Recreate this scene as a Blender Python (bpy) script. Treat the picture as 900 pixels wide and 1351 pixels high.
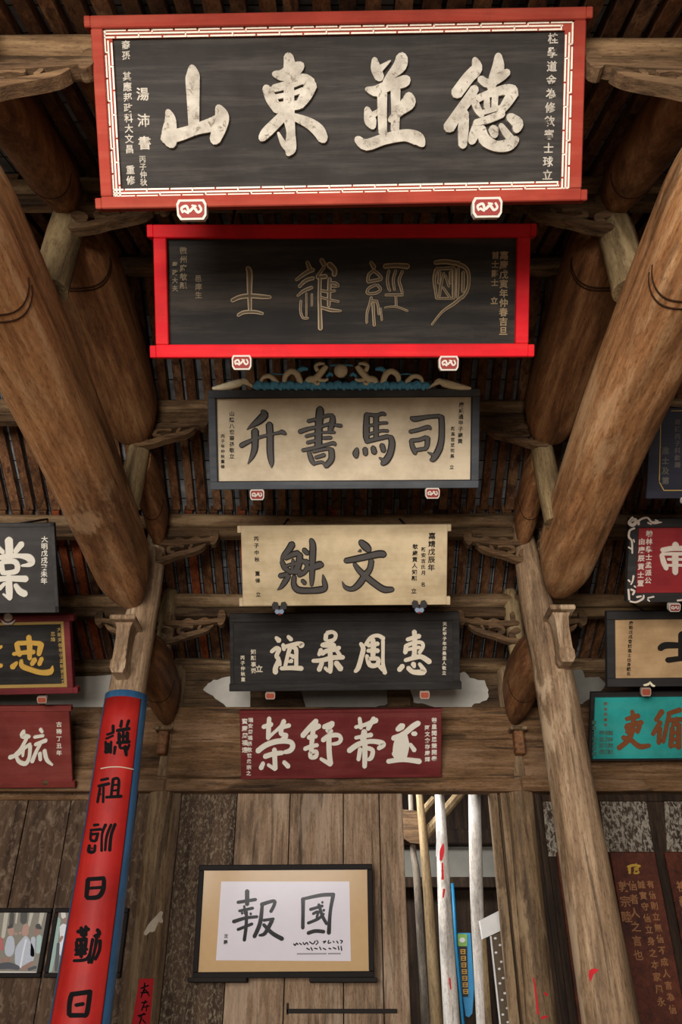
import bpy, math, random
from mathutils import Vector, Matrix
random.seed(7)
for o in list(bpy.data.objects):
    bpy.data.objects.remove(o)
SC = bpy.context.scene
COL = SC.collection
PI = math.pi

# ---------------------------------------------------------------- camera
F = 1076.0                       # focal length in pixels of the 900x1351 frame
TH = math.radians(32.1)
EYE = Vector((0.0, 0.0, 1.6))
cd = bpy.data.cameras.new('camera')
cam = bpy.data.objects.new('camera', cd)
COL.objects.link(cam)
cd.sensor_fit = 'VERTICAL'
cd.sensor_height = 36.0
cd.lens = 36.0 * F / 1351.0
cd.clip_end = 200
cam.location = EYE
cam.rotation_euler = (PI / 2 + TH, 0, 0)
SC.camera = cam

# ---------------------------------------------------------------- light
w = bpy.data.worlds.new('world')
SC.world = w
w.use_nodes = True
bg = w.node_tree.nodes['Background']
bg.inputs[0].default_value = (0.93, 0.96, 1.0, 1)
bg.inputs[1].default_value = 0.6

def area(name, loc, target, sx, sy, power, col):
    l = bpy.data.lights.new(name, 'AREA')
    l.shape = 'RECTANGLE'
    l.size, l.size_y, l.energy, l.color = sx, sy, power, col
    o = bpy.data.objects.new(name, l)
    COL.objects.link(o)
    o.location = loc
    d = Vector(target) - Vector(loc)
    o.rotation_euler = d.to_track_quat('-Z', 'Y').to_euler()
    return o
area('courtyard_daylight', (-2.4, -5.6, 2.4), (0.4, 7.0, 5.0), 5.5, 3.8, 1950, (1.0, 0.975, 0.945))
area('light_well_daylight', (0.0, 10.2, 4.6), (1.3, 10.9, 1.6), 1.2, .8, 170, (0.95, 0.98, 1.0))
SC.view_settings.view_transform = 'Standard'
SC.view_settings.look = 'None'
SC.view_settings.gamma = 1
SC.view_settings.use_curve_mapping = False
SC.view_settings.exposure = 0.0

# ---------------------------------------------------------------- pixel rays
CT, ST = math.cos(TH), math.sin(TH)
def ray(u, v):
    x, y = (u - 450.0) / F, (675.5 - v) / F
    return Vector((x, CT - y * ST, ST + y * CT))       # scaled so that camera depth is 1
def at_y(u, v, Y):
    d = ray(u, v)
    return EYE + d * (Y / d.y)
def at_d(u, v, D):
    return EYE + ray(u, v) * D

# ---------------------------------------------------------------- materials
def lin(c):
    if isinstance(c, str):
        c = [int(c[i:i + 2], 16) / 255 for i in (0, 2, 4)]
    return tuple((x / 12.92 if x <= .04045 else ((x + .055) / 1.055) ** 2.4) for x in c) + (1,)
class NT:
    def __init__(s, name):
        s.m = bpy.data.materials.new(name)
        s.m.use_nodes = True
        s.t = s.m.node_tree
        s.b = s.t.nodes['Principled BSDF']
    def n(s, typ, **kw):
        x = s.t.nodes.new(typ)
        for k, v in kw.items():
            setattr(x, k, v)
        return x
    def l(s, a, b):
        s.t.links.new(a, b)
    def coord(s, scale, rnd=True):
        tc = s.n('ShaderNodeTexCoord')
        mp = s.n('ShaderNodeMapping')
        mp.inputs['Scale'].default_value = scale
        s.l(tc.outputs['Object'], mp.inputs['Vector'])
        if rnd:
            oi = s.n('ShaderNodeObjectInfo')
            mu = s.n('ShaderNodeMath', operation='MULTIPLY')
            mu.inputs[1].default_value = 37.0
            s.l(oi.outputs['Random'], mu.inputs[0])
            cb = s.n('ShaderNodeCombineXYZ')
            for i in range(3):
                s.l(mu.outputs[0], cb.inputs[i])
            s.l(cb.outputs[0], mp.inputs['Location'])
        return mp.outputs[0]
    def noise(s, vec, scale, detail=6, rough=.6, dist=0):
        x = s.n('ShaderNodeTexNoise')
        x.inputs['Scale'].default_value = scale
        x.inputs['Detail'].default_value = detail
        x.inputs['Roughness'].default_value = rough
        x.inputs['Distortion'].default_value = dist
        s.l(vec, x.inputs['Vector'])
        return x.outputs['Fac']
    def ramp(s, fac, stops, interp='LINEAR'):
        r = s.n('ShaderNodeValToRGB')
        r.color_ramp.interpolation = interp
        e = r.color_ramp.elements
        while len(e) < len(stops):
            e.new(.5)
        for i, (p, c) in enumerate(stops):
            e[i].position = p
            e[i].color = lin(c)
        s.l(fac, r.inputs[0])
        return r.outputs[0]
    def mix(s, fac, a, b, blend='MIX'):
        x = s.n('ShaderNodeMix', data_type='RGBA', blend_type=blend)
        for sock, v in ((x.inputs[0], fac), (x.inputs[6], a), (x.inputs[7], b)):
            if hasattr(v, 'is_output'):
                s.l(v, sock)
            else:
                sock.default_value = v
        return x.outputs[2]
    def done(s, col, rough=.75, spec=.3, bump=None, bstr=.3, bdist=.01, metal=0):
        if hasattr(col, 'is_output'):
            s.l(col, s.b.inputs['Base Color'])
        else:
            s.b.inputs['Base Color'].default_value = col
        s.b.inputs['Roughness'].default_value = rough
        s.b.inputs['Specular IOR Level'].default_value = spec
        s.b.inputs['Metallic'].default_value = metal
        if bump is not None:
            bp = s.n('ShaderNodeBump')
            bp.inputs['Strength'].default_value = bstr
            bp.inputs['Distance'].default_value = bdist
            s.l(bump, bp.inputs['Height'])
            s.l(bp.outputs[0], s.b.inputs['Normal'])
        return s.m
AX = {'x': (.07, 1, 1), 'y': (1, .07, 1), 'z': (1, 1, .07)}
AX2 = {'x': (.25, 1, 1), 'y': (1, .25, 1), 'z': (1, 1, .25)}
def wood(name, dark, base, light, axis='z', fine=14, blotch=1.6, rough=.7, spec=.3, bstr=.45, vary=0, cracks=.0, patches=0):
    """old timber: long fibres, fine grit, drying cracks and worn pale patches"""
    s = NT(name)
    v = s.coord(AX[axis])
    vb = s.coord(AX2[axis])
    g = s.noise(v, fine * 2.2, 10, .72, .25)
    col = s.ramp(g, [(.3, dark), (.5, base), (.7, light)])
    grit = s.noise(vb, fine * 9, 4, .7)
    gr = s.ramp(grit, [(.3, '9a928a'), (.5, 'ffffff'), (.72, 'ffffff')])
    col = s.mix(.7, col, gr, 'MULTIPLY')
    b = s.noise(vb, blotch * 1.6, 7, .68, .5)
    bl = s.ramp(b, [(.32, '6c6259'), (.5, 'efe8de'), (.68, 'ffffff')])
    col = s.mix(.8, col, bl, 'MULTIPLY')
    if patches:
        pn = s.noise(vb, blotch * 2.3, 8, .7, .3)
        pk = s.ramp(pn, [(.53, '000000'), (.58, 'ffffff')])
        mu = s.n('ShaderNodeMath', operation='MULTIPLY')
        mu.inputs[1].default_value = patches
        s.l(pk, mu.inputs[0])
        col = s.mix(mu.outputs[0], col, lin(light))
    h = g
    if cracks:
        c = s.noise(v, fine * .9, 2, .5, .6)
        cr = s.ramp(c, [(.345, '000000'), (.375, 'ffffff')])
        col = s.mix(cracks, col, cr, 'MULTIPLY')
    if vary:
        oi = s.n('ShaderNodeObjectInfo')
        vr = s.ramp(oi.outputs['Random'], [(0, '6a6460'), (.35, 'a89a8c'), (.7, 'e6d2b8'), (1, 'ffffff')])
        col = s.mix(vary, col, vr, 'MULTIPLY')
    ad = s.n('ShaderNodeMath', operation='ADD')
    s.l(g, ad.inputs[0])
    s.l(grit, ad.inputs[1])
    return s.done(col, rough, spec, ad.outputs[0], bstr, .006)
def paint(name, base, worn, axis='x', amount=.5, rough=.55, spec=.35, fine=10, bstr=.2, seams=0):
    s = NT(name)
    v = s.coord(AX[axis])
    g = s.noise(v, fine, 8, .7, .3)
    col = s.ramp(g, [(.45, base), (.62 + .3 * (1 - amount), worn)])
    v2 = s.coord((1, 1, 1))
    b = s.noise(v2, 2.2, 5, .65)
    bl = s.ramp(b, [(.3, 'b4aea6'), (.6, 'ffffff')])
    col = s.mix(.6, col, bl, 'MULTIPLY')
    return s.done(col, rough, spec, g, bstr, .004)
def flecked(name, dark, base, fleck, lo=.52, hi=.56, scale=9, axis='z'):
    s = NT(name)
    v = s.coord({'x': (.5, 1, 1), 'y': (1, .5, 1), 'z': (1, 1, .5)}[axis])
    n = s.noise(v, scale, 10, .72, .6)
    v2 = s.coord(AX[axis])
    g = s.noise(v2, 12, 6)
    col = s.ramp(g, [(.35, dark), (.65, base)])
    k = s.ramp(n, [(lo, '000000'), (hi, 'ffffff')])
    col = s.mix(k, col, lin(fleck))
    return s.done(col, .85, .2, n, .4, .006)
def plain(name, c, rough=.6, spec=.3, metal=0, vary=.25, scale=20):
    s = NT(name)
    v = s.coord((1, 1, 1), False)
    n = s.noise(v, scale, 5)
    c0 = lin(c)
    dk = tuple(x * (1 - vary) for x in c0[:3]) + (1,)
    lt = tuple(min(1, x * (1 + vary)) for x in c0[:3]) + (1,)
    col = s.mix(n, dk, lt)
    return s.done(col, rough, spec, n, .1, .002, metal)
M = {}
M['beam'] = wood('beam wood', '7a5234', 'b48054', 'd4ac80', 'y', 7, .8, .55, .3, .4, 0, .4, .4)
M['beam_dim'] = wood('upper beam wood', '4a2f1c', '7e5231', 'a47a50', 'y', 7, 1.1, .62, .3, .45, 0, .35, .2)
M['column'] = wood('column wood', '5c4938', '8e7358', 'bba080', 'z', 8, .8, .75, .25, .5, 0, .5, .7)
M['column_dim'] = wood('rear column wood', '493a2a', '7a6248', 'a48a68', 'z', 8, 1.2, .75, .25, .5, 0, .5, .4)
M['post'] = wood('post wood', '4e3f2b', '7d6848', 'a18a64', 'z', 8, 1.4, .75, .25, .5, 0, .4, .4)
M['purlin'] = wood('purlin wood', '4a3828', '84694c', 'ab906c', 'x', 9, 1.3, .8, .2, .5, .25, .5, .4)
M['tie'] = wood('tie wood', '36271a', '5c4630', '7c6446', 'x', 9, 1.3, .8, .2, .5, .3, .5, .3)
M['bracket'] = wood('bracket wood', '38281a', '634b34', '86694a', 'x', 12, 2.2, .8, .2, .6, .2, .4, .3)
M['rafter'] = wood('rafter wood', '402a1c', '765239', '9e7a56', 'y', 10, 1.5, .85, .2, .6, .8, .5, .3)
M['rafter_red'] = wood('red rafter wood', '5e2e18', '964c28', 'ae6640', 'y', 10, 1.5, .8, .2, .5, .3, .4)
M['lintel'] = wood('lintel wood', '45301e', '735538', '94755a', 'x', 9, 1.3, .8, .2, .6, 0, .6, .3)
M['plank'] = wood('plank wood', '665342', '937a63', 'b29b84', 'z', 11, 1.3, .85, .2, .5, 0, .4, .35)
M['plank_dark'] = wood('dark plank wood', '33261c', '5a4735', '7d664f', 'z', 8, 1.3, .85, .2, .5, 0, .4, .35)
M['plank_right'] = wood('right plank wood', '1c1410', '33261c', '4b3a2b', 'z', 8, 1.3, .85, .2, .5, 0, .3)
M['flaked'] = flecked('flaked board', '33251c', '544031', '7f705a', .5, .62, 36)
M['flaked_pale'] = flecked('flaked pale board', '2c221c', '4c3b2e', '8d8373', .47, .54, 30)
M['flaked_left'] = flecked('flaked left board', '33251b', '5c4634', '776350', .5, .66, 16)
M['plaster'] = plain('plaster', 'b3aca0', .9, .1, 0, .22, 7)
M['plaster_grey'] = plain('grey plaster', '7f7a70', .9, .1, 0, .3, 5)
M['iron'] = plain('iron', '241f1b', .8, .2)
M['floor'] = plain('stone floor', '8c7a66', .8, .2, 0, .25, 3)
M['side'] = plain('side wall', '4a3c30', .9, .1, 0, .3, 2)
def tile_mat():
    s = NT('roof tile')
    tc = s.n('ShaderNodeTexCoord')
    mp = s.n('ShaderNodeMapping')
    s.l(tc.outputs['Object'], mp.inputs['Vector'])
    br = s.n('ShaderNodeTexBrick')
    br.inputs['Scale'].default_value = 1
    br.inputs['Brick Width'].default_value = .146
    br.inputs['Row Height'].default_value = .2
    br.inputs['Mortar Size'].default_value = .006
    br.offset = 0
    br.inputs['Color1'].default_value = lin('8a8c8c')
    br.inputs['Color2'].default_value = lin('606366')
    br.inputs['Mortar'].default_value = lin('201e1c')
    s.l(mp.outputs[0], br.inputs['Vector'])
    n = s.noise(mp.outputs[0], 9, 6)
    bl = s.ramp(n, [(.3, '807a74'), (.65, 'ffffff')])
    return s.done(s.mix(.8, br.outputs['Color'], bl, 'MULTIPLY'), .9, .1, n, .3)
M['tile'] = tile_mat()

# ---------------------------------------------------------------- mesh helpers
class MB:
    def __init__(s):
        s.v, s.f, s.sm = [], [], []
    def add(s, vs, fs, smooth=False):
        k = len(s.v)
        s.v += [Vector(p) for p in vs]
        s.f += [tuple(i + k for i in f) for f in fs]
        s.sm += [smooth] * len(fs)
        return s
    def box(s, x0, x1, y0, y1, z0, z1, m=None):
        p = [Vector((x, y, z)) for x in (x0, x1) for y in (y0, y1) for z in (z0, z1)]
        if m is not None:
            p = [m @ q for q in p]
        return s.add(p, [(0, 1, 3, 2), (4, 6, 7, 5), (0, 4, 5, 1), (2, 3, 7, 6), (0, 2, 6, 4), (1, 5, 7, 3)])
    def cbox(s, x0, x1, y0, y1, z0, z1, c=.01):
        # box with chamfered edges
        pts, fs = [], []
        X, Y, Z = (x0, x1), (y0, y1), (z0, z1)
        idx = {}
        for i in (0, 1):
            for j in (0, 1):
                for k in (0, 1):
                    sx, sy, sz = (1 - 2 * i) * c, (1 - 2 * j) * c, (1 - 2 * k) * c
                    for a in range(3):
                        q = [X[i] + sx, Y[j] + sy, Z[k] + sz]
                        q[a] = (X[i], Y[j], Z[k])[a]
                        idx[i, j, k, a] = len(pts)
                        pts.append(q)
        I = idx
        for a in range(3):
            for e in (0, 1):
                o = []
                for b1, b2 in ((0, 0), (1, 0), (1, 1), (0, 1)):
                    t = [0, 0, 0]
                    t[a] = e
                    t[(a + 1) % 3], t[(a + 2) % 3] = b1, b2
                    o.append(I[t[0], t[1], t[2], a])
                fs.append(tuple(o if e else o[::-1]))
        for a in range(3):      # edges along axis a
            b, d = (a + 1) % 3, (a + 2) % 3
            for e1 in (0, 1):
                for e2 in (0, 1):
                    t0, t1 = [0] * 3, [0] * 3
                    t0[a], t1[a] = 0, 1
                    t0[b] = t1[b] = e1
                    t0[d] = t1[d] = e2
                    q = (I[(*t0, b)], I[(*t1, b)], I[(*t1, d)], I[(*t0, d)])
                    fs.append(q if (e1 + e2) % 2 else q[::-1])
        for i in (0, 1):
            for j in (0, 1):
                for k in (0, 1):
                    q = (I[i, j, k, 0], I[i, j, k, 1], I[i, j, k, 2])
                    fs.append(q if (i + j + k) % 2 else q[::-1])
        return s.add(pts, fs)
    def tube(s, path, radii, seg=16, cap=True, squash=None, wob=0, smooth=True):
        path = [Vector(p) for p in path]
        if not hasattr(radii, '__len__'):
            radii = [radii] * len(path)
        vs, fs = [], []
        up = None
        ph = random.random() * 9
        for i, p in enumerate(path):
            t = (path[min(i + 1, len(path) - 1)] - path[max(i - 1, 0)]).normalized()
            if up is None:
                up = t.orthogonal().normalized()
            up = (up - t * up.dot(t)).normalized()
            sd = t.cross(up)
            for k in range(seg):
                a = 2 * PI * k / seg
                r = radii[i] * (1 + wob * (math.sin(3 * a + ph + i * .35) * .5 + math.sin(2 * a - i * .22 + ph) * .5))
                vs.append(p + up * (math.cos(a) * r) + sd * (math.sin(a) * r))
        for i in range(len(path) - 1):
            for k in range(seg):
                a, b = i * seg + k, i * seg + (k + 1) % seg
                fs.append((a, b, b + seg, a + seg))
        k = len(s.v)
        s.add(vs, fs, smooth)
        if cap:
            n = len(path) - 1
            s.f.append(tuple(k + q for q in range(seg))[::-1])
            s.f.append(tuple(k + n * seg + q for q in range(seg)))
            s.sm += [False, False]
        return s
    def ball(s, c, r, n=10, sc=(1, 1, 1)):
        vs, fs = [], []
        for i in range(n + 1):
            for k in range(2 * n):
                a, b = PI * i / n, PI * k / n
                vs.append(Vector(c) + Vector((r * sc[0] * math.sin(a) * math.cos(b), r * sc[1] * math.sin(a) * math.sin(b), r * sc[2] * math.cos(a))))
        for i in range(n):
            for k in range(2 * n):
                a, b = i * 2 * n + k, i * 2 * n + (k + 1) % (2 * n)
                fs.append((a, a + 2 * n, b + 2 * n, b))
        return s.add(vs, fs, True)
    def prism(s, loop, fn, h):
        """closed 2D loop -> plate; fn(x, y, z) maps to 3D"""
        n = len(loop)
        ar = sum(loop[i][0] * loop[(i + 1) % n][1] - loop[(i + 1) % n][0] * loop[i][1] for i in range(n))
        if ar < 0:
            loop = loop[::-1]
        vs = [fn(x, y, h) for x, y in loop] + [fn(x, y, 0) for x, y in loop]
        fs = [tuple(range(n)), tuple(range(2 * n - 1, n - 1, -1))]
        fs += [(i, n + i, n + (i + 1) % n, (i + 1) % n) for i in range(n)]
        return s.add(vs, fs)
    def build(s, name, mat, parent=None, inv=None):
        """vertices are in world space (or in the parent's space when inv is given as identity)"""
        me = bpy.data.meshes.new(name)
        vs = s.v
        off = Vector((0, 0, 0))
        if parent is None and inv is None:
            xs = [min(p[i] for p in vs) for i in range(3)]
            xe = [max(p[i] for p in vs) for i in range(3)]
            off = Vector(((xs[0] + xe[0]) / 2, (xs[1] + xe[1]) / 2, xs[2]))
            vs = [p - off for p in vs]
        elif parent is not None and inv is None:
            im = WORLD.get(parent.name, Matrix()).inverted()
            vs = [im @ p for p in vs]
        me.from_pydata([tuple(p) for p in vs], [], s.f)
        me.polygons.foreach_set('use_smooth', s.sm)
        me.validate()
        me.update()
        me.materials.append(M[mat] if isinstance(mat, str) else mat)
        o = bpy.data.objects.new(name, me)
        COL.objects.link(o)
        o.location = off
        WORLD[o.name] = Matrix.Translation(off)
        if parent is not None:
            o.parent = parent
            o.location = (0, 0, 0)
            WORLD[o.name] = WORLD.get(parent.name, Matrix()).copy()
        return o
WORLD = {}
def tag(o, label, cat, group=None, kind=None):
    if label:
        o['label'] = label
    if cat:
        o['category'] = cat
    if group:
        o['group'] = group
    if kind:
        o['kind'] = kind
    return o
def thing(name, label, cat, loc, group=None, mat=None):
    o = bpy.data.objects.new(name, None)
    COL.objects.link(o)
    o.empty_display_size = .1
    m = mat if mat is not None else Matrix.Translation(loc)
    o.matrix_world = m
    WORLD[o.name] = m.copy()
    return tag(o, label, cat, group, 'thing')
def struct(name, mb, mat):
    return tag(mb.build(name, mat), None, None, None, 'structure')

# ---------------------------------------------------------------- brush strokes
def strokes(txt):
    return [[tuple(float(q) for q in p.split(',')) for p in st.split()] for st in txt.split('|') if st.strip()]
def smooth_path(p, n):
    if len(p) < 3:
        out = []
        for i in range(n + 1):
            t = i / n
            out.append(tuple(a + (b - a) * t for a, b in zip(p[0], p[-1])))
        return out
    q = [p[0]] + p + [p[-1]]
    out = []
    for i in range(1, len(q) - 2):
        for k in range(n):
            t = k / n
            out.append(tuple(.5 * (2 * b + (c - a) * t + (2 * a - 5 * b + 4 * c - d) * t * t + (3 * b - a - 3 * c + d) * t ** 3)
                             for a, b, c, d in zip(q[i - 1], q[i], q[i + 1], q[i + 2])))
    out.append(p[-1])
    return out
def ribbon(mb, pts, fn, h, n=4, capn=4):
    """pts (x, y, width) in 2D -> raised brush stroke through fn(x, y, z)"""
    if len(pts) == 1:
        x, y, ww = pts[0]
        pts = [(x - ww * .05, y, ww), (x + ww * .05, y, ww)]
    p = smooth_path(pts, n)
    L, R, T = [], [], []
    for i in range(len(p)):
        a, b = p[max(0, i - 1)], p[min(len(p) - 1, i + 1)]
        dx, dy = b[0] - a[0], b[1] - a[1]
        d = math.hypot(dx, dy) or 1
        T.append((dx / d, dy / d))
        hw = max(p[i][2], 1e-4) / 2
        L.append((p[i][0] - dy / d * hw, p[i][1] + dx / d * hw))
        R.append((p[i][0] + dy / d * hw, p[i][1] - dx / d * hw))
    def cap(c, t, sgn):
        hw = max(c[2], 1e-4) / 2
        out = []
        a0 = math.atan2(t[0] * sgn, -t[1] * sgn)
        for k in range(1, capn):
            a = a0 - PI * k / capn
            out.append((c[0] + math.cos(a) * hw * .8 + 0, c[1] + math.sin(a) * hw * .8))
        return out
    c1 = cap(p[-1], T[-1], 1)
    c0 = cap(p[0], T[0], -1)
    loop = L + c1 + R[::-1] + c0
    m, k = len(loop), len(p)
    top = [fn(x, y, h) for x, y in loop]
    bot = [fn(x, y, 0) for x, y in loop]
    ri = [k + len(c1) + (k - 1 - i) for i in range(k)]
    fs = []
    for i in range(k - 1):
        fs.append((i, i + 1, ri[i + 1], ri[i]))
    fs.append(tuple([k - 1] + list(range(k, k + len(c1))) + [ri[k - 1]]))
    fs.append(tuple([ri[0]] + list(range(k + len(c1) + k, m)) + [0]))
    fs += [(i, m + i, m + (i + 1) % m, (i + 1) % m) for i in range(m)]
    # orient the faces so that the top looks outwards
    a, b, c = top[fs[0][0]], top[fs[0][1]], top[fs[0][2]]
    out = top[0] - bot[0]
    if (b - a).cross(c - a).dot(out) < 0:
        fs = [f[::-1] for f in fs]
    mb.add(top + bot, fs)
def glyph(mb, txt, ox, oy, s, fn, h=.006, fat=1.0, n=4):
    for i, st in enumerate(strokes(txt)):
        ribbon(mb, [(ox + x / s, oy + y / s, w_ * fat / s) for x, y, w_ in st], fn, h + .0002 * i, n)

# ================================================================ structure
YW = 9.45                                   # front face of the rear wall
ROOF = [(0.9, 5.4), (2.5, 6.22), (3.9, 6.92), (5.15, 7.52), (6.4, 6.9), (7.56, 6.26), (8.5, 5.76), (9.5, 5.33), (10.9, 4.83)]
def roof(Y, pts=ROOF):
    for (a, za), (b, zb) in zip(pts, pts[1:]):
        if Y <= b or (b, zb) == pts[-1]:
            return za + (zb - za) * (Y - a) / (b - a)
fl = MB().box(-6.2, 6.2, -6, 13.2, -.1, 0)
struct('floor', fl, 'floor')
# tiled roof underside
c = MB()
n = len(ROOF)
for i in range(n - 1):
    (a, za), (b, zb) = ROOF[i], ROOF[i + 1]
    o1, o2 = .19, .27
    c.add([(-6.2, a, za + o1), (6.2, a, za + o1), (6.2, b, zb + o1), (-6.2, b, zb + o1),
           (-6.2, a, za + o2), (6.2, a, za + o2), (6.2, b, zb + o2), (-6.2, b, zb + o2)],
          [(0, 3, 2, 1), (4, 5, 6, 7), (0, 1, 5, 4), (2, 3, 7, 6), (0, 4, 7, 3), (1, 2, 6, 5)])
struct('ceiling', c, 'tile')
for nm, x in (('wall_left', -6.2), ('wall_right', 6.05)):
    m = MB()
    prof = [(0.9, 0)] + [(y, z + .2) for y, z in ROOF] + [(10.9, 0)]
    m.prism([(y, z) for y, z in prof], lambda y, z, h, x=x: Vector((x + h, y, z)), .15)
    struct(nm, m, 'side')

# rear wall: pixel columns measured at the height v=1050
def wx(u, v=1050):
    return at_y(u, v, YW).x
ZL = at_y(450, 1047, YW).z                   # underside of the lintel
ZT = at_y(450, 936, YW).z                    # top of the lintel
def planks(xs, z0, z1, y=YW, th=.05, gap=.013):
    m = MB()
    for a, b in zip(xs, xs[1:]):
        m.box(a + gap / 2, b - gap / 2, y + random.uniform(0, .016), y + th, z0, z1)
    return m
struct('wall_rear_light_stop', MB().box(-6.05, -2.16, YW + .06, YW + .09, 0, 5.2).box(-1.85, wx(523), YW + .06, YW + .09, 0, 5.2).box(wx(658), 1.93, YW + .08, YW + .11, 0, 5.2).box(2.2, 6.05, YW + .08, YW + .11, 0, 5.2).box(wx(523), wx(658), YW + .065, YW + .09, ZL + .05, 5.2), 'plank_right')  # added behind the planks to stop light leaking through their gaps
struct('wall_rear', planks([wx(313), wx(383), wx(453), wx(500), wx(531)], 0, ZL), 'plank')
struct('wall_rear_flaked', planks([wx(212), wx(313)], 0, ZL, YW + .012), 'flaked')
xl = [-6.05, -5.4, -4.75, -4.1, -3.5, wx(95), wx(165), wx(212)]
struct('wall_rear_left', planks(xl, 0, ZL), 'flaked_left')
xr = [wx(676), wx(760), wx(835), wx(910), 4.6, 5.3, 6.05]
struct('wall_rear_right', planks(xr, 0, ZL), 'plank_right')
# wall over the lintel, up to the eaves purlin
up = MB()
for k in range(5):
    z0 = ZT - .02 + k * .16
    up.box(-6.05, 6.05, YW + random.uniform(.0, .01), YW + .06, z0 + .003, min(z0 + .157, 5.22))
struct('wall_rear_upper', up, 'tie')
# lintel with mouldings (one per bay)
XL, XRR = -1.96, 2.02
def lintel(x0, x1, no):
    m = MB()
    m.cbox(x0, x1, YW - .10, YW + .06, ZL + .13, ZT, .012)
    m.cbox(x0, x1, YW - .13, YW + .06, ZL, ZL + .135, .012)
    m.cbox(x0, x1, YW - .115, YW + .06, ZL + .15, ZL + .17, .006)
    struct('trim_%d' % no, m, 'lintel')
lintel(XL, XRR, 1)
lintel(-6.05, -1.97, 2)
lintel(2.03, 6.05, 3)
# stiles around the openings and panels
def stile(x0, x1, no, mat, y0=YW - .03, z1=None):
    m = MB().cbox(x0, x1, y0, YW + .07, 0, z1 or ZL, .008)
    struct('trim_%d' % no, m, mat)
stile(wx(523.5), wx(530.5), 4, 'plank', YW - .015)
stile(wx(645), wx(656), 5, 'column_dim', YW - .03)
stile(wx(659), wx(668), 6, 'column_dim', YW - .05)
stile(wx(173), wx(182), 7, 'plank_dark', YW - .04)
stile(wx(228), wx(240), 8, 'plank_dark', YW - .04)
stile(wx(705), wx(713), 9, 'plank_right', YW - .03)
m = MB().cbox(2.25, 6.05, YW - .03, YW + .02, ZL - .09, ZL - .015, .008)
struct('trim_10', m, 'plank_right')
m = MB().cbox(wx(-200), wx(182), YW - .03, YW + .02, ZL - .075, ZL - .015, .008)
struct('trim_11', m, 'lintel')

# peeled panels on the right wall, plaster remains above the lintel
def patch(name, px, mat, y, th, cat=None):
    m = MB()
    m.prism(px, lambda u, v, h: at_y(u, v, y) - Vector((0, h, 0)), th)
    return struct(name, m, mat)
def rag(pts, k=3, j=1.6):
    out = []
    for i in range(len(pts)):
        a, b = pts[i], pts[(i + 1) % len(pts)]
        for t in range(k):
            f = t / k
            out.append((a[0] + (b[0] - a[0]) * f + random.uniform(-j, j), a[1] + (b[1] - a[1]) * f + random.uniform(-j, j)))
    return out
patch('wall_rear_panel', [(791, 1052), (851, 1050), (862, 1124), (800, 1124)], 'flaked_pale', YW, .012)
patch('wall_rear_panel', [(876, 1050), (948, 1049), (962, 1124), (880, 1124)], 'flaked_pale', YW, .012)
patch('wall_rear_panel', [(716, 1055), (728, 1055), (738, 1130), (722, 1130)], 'flaked_pale', YW, .012)
patch('wall_rear_plaster', rag([(269, 912), (274, 902), (288, 897), (304, 892), (312, 884), (330, 884), (330, 938), (301, 938), (292, 927), (281, 920)]), 'plaster', YW, .012)
patch('wall_rear_plaster', rag([(396, 908), (512, 908), (513, 928), (496, 934), (404, 934)], 3, 1), 'plaster_grey', YW, .012)
patch('wall_rear_plaster', rag([(541, 908), (602, 906), (606, 889), (614, 888), (620, 895), (638, 898), (645, 910), (643, 924), (626, 929), (619, 937), (584, 937), (561, 930), (546, 926)], 3, 1.2), 'plaster', YW, .012)
patch('wall_rear_plaster', rag([(88, 894), (150, 890), (152, 938), (112, 938), (100, 934), (60, 934), (60, 900)], 3, 1.2), 'plaster', YW, .012)
patch('wall_rear_plaster', rag([(-30, 916), (52, 916), (52, 932), (-30, 932)], 3, 1), 'plaster_grey', YW, .012)
patch('wall_rear_plaster', rag([(752, 884), (767, 884), (772, 894), (790, 893), (799, 903), (790, 914), (768, 930), (755, 932)], 3, 1), 'plaster_grey', YW, .012)
m = MB().cbox(wx(511, 920), wx(542, 920), YW - .03, YW + .02, ZT - .01, 5.2, .01)
struct('trim_12', m, 'tie')

# room behind the doorway
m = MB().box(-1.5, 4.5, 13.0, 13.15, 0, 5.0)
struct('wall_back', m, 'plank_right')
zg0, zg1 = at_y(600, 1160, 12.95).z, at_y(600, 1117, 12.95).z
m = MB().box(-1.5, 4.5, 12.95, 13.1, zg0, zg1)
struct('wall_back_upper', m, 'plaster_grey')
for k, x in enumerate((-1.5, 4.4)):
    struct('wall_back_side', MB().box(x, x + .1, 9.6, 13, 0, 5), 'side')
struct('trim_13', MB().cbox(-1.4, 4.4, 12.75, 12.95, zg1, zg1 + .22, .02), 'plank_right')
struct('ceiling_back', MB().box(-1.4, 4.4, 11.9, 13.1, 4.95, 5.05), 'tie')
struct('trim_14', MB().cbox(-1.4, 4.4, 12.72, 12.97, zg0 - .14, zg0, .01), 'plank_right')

# ================================================================ timbers
def curve_pts(px, Y):
    return [at_y(u, v, Y) for u, v in px]
def column(name, label, px, Y, rad, mat, foot=0.0):
    """px: pixel points of the axis from the frame's bottom up; rad: radii there"""
    p = curve_pts(px, Y)
    d = (p[0] - p[1]) / (p[0].z - p[1].z)
    base = p[0] - d * (p[0].z - foot)
    base.y = Y
    P, R = [base] + p, [rad[0] * 1.08] + list(rad)
    full = smooth_path([(*a, r) for a, r in zip(P, R)], 8)
    mb = MB().tube([q[:3] for q in full], [q[3] for q in full], 40, True, wob=.012)
    o = mb.build(name, mat)
    tag(o, label, 'column', None, 'thing')
    return [(Vector(q[:3]), q[3]) for q in full], o
YF, YR = 7.56, 9.5
colL, oL = column('timber_column', 'thick timber column behind the red couplet board', [(106, 1351), (143, 1100), (167, 920), (183, 830), (198, 760), (209, 702)], YF, [.212, .19, .175, .165, .135, .1], 'column')
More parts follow.
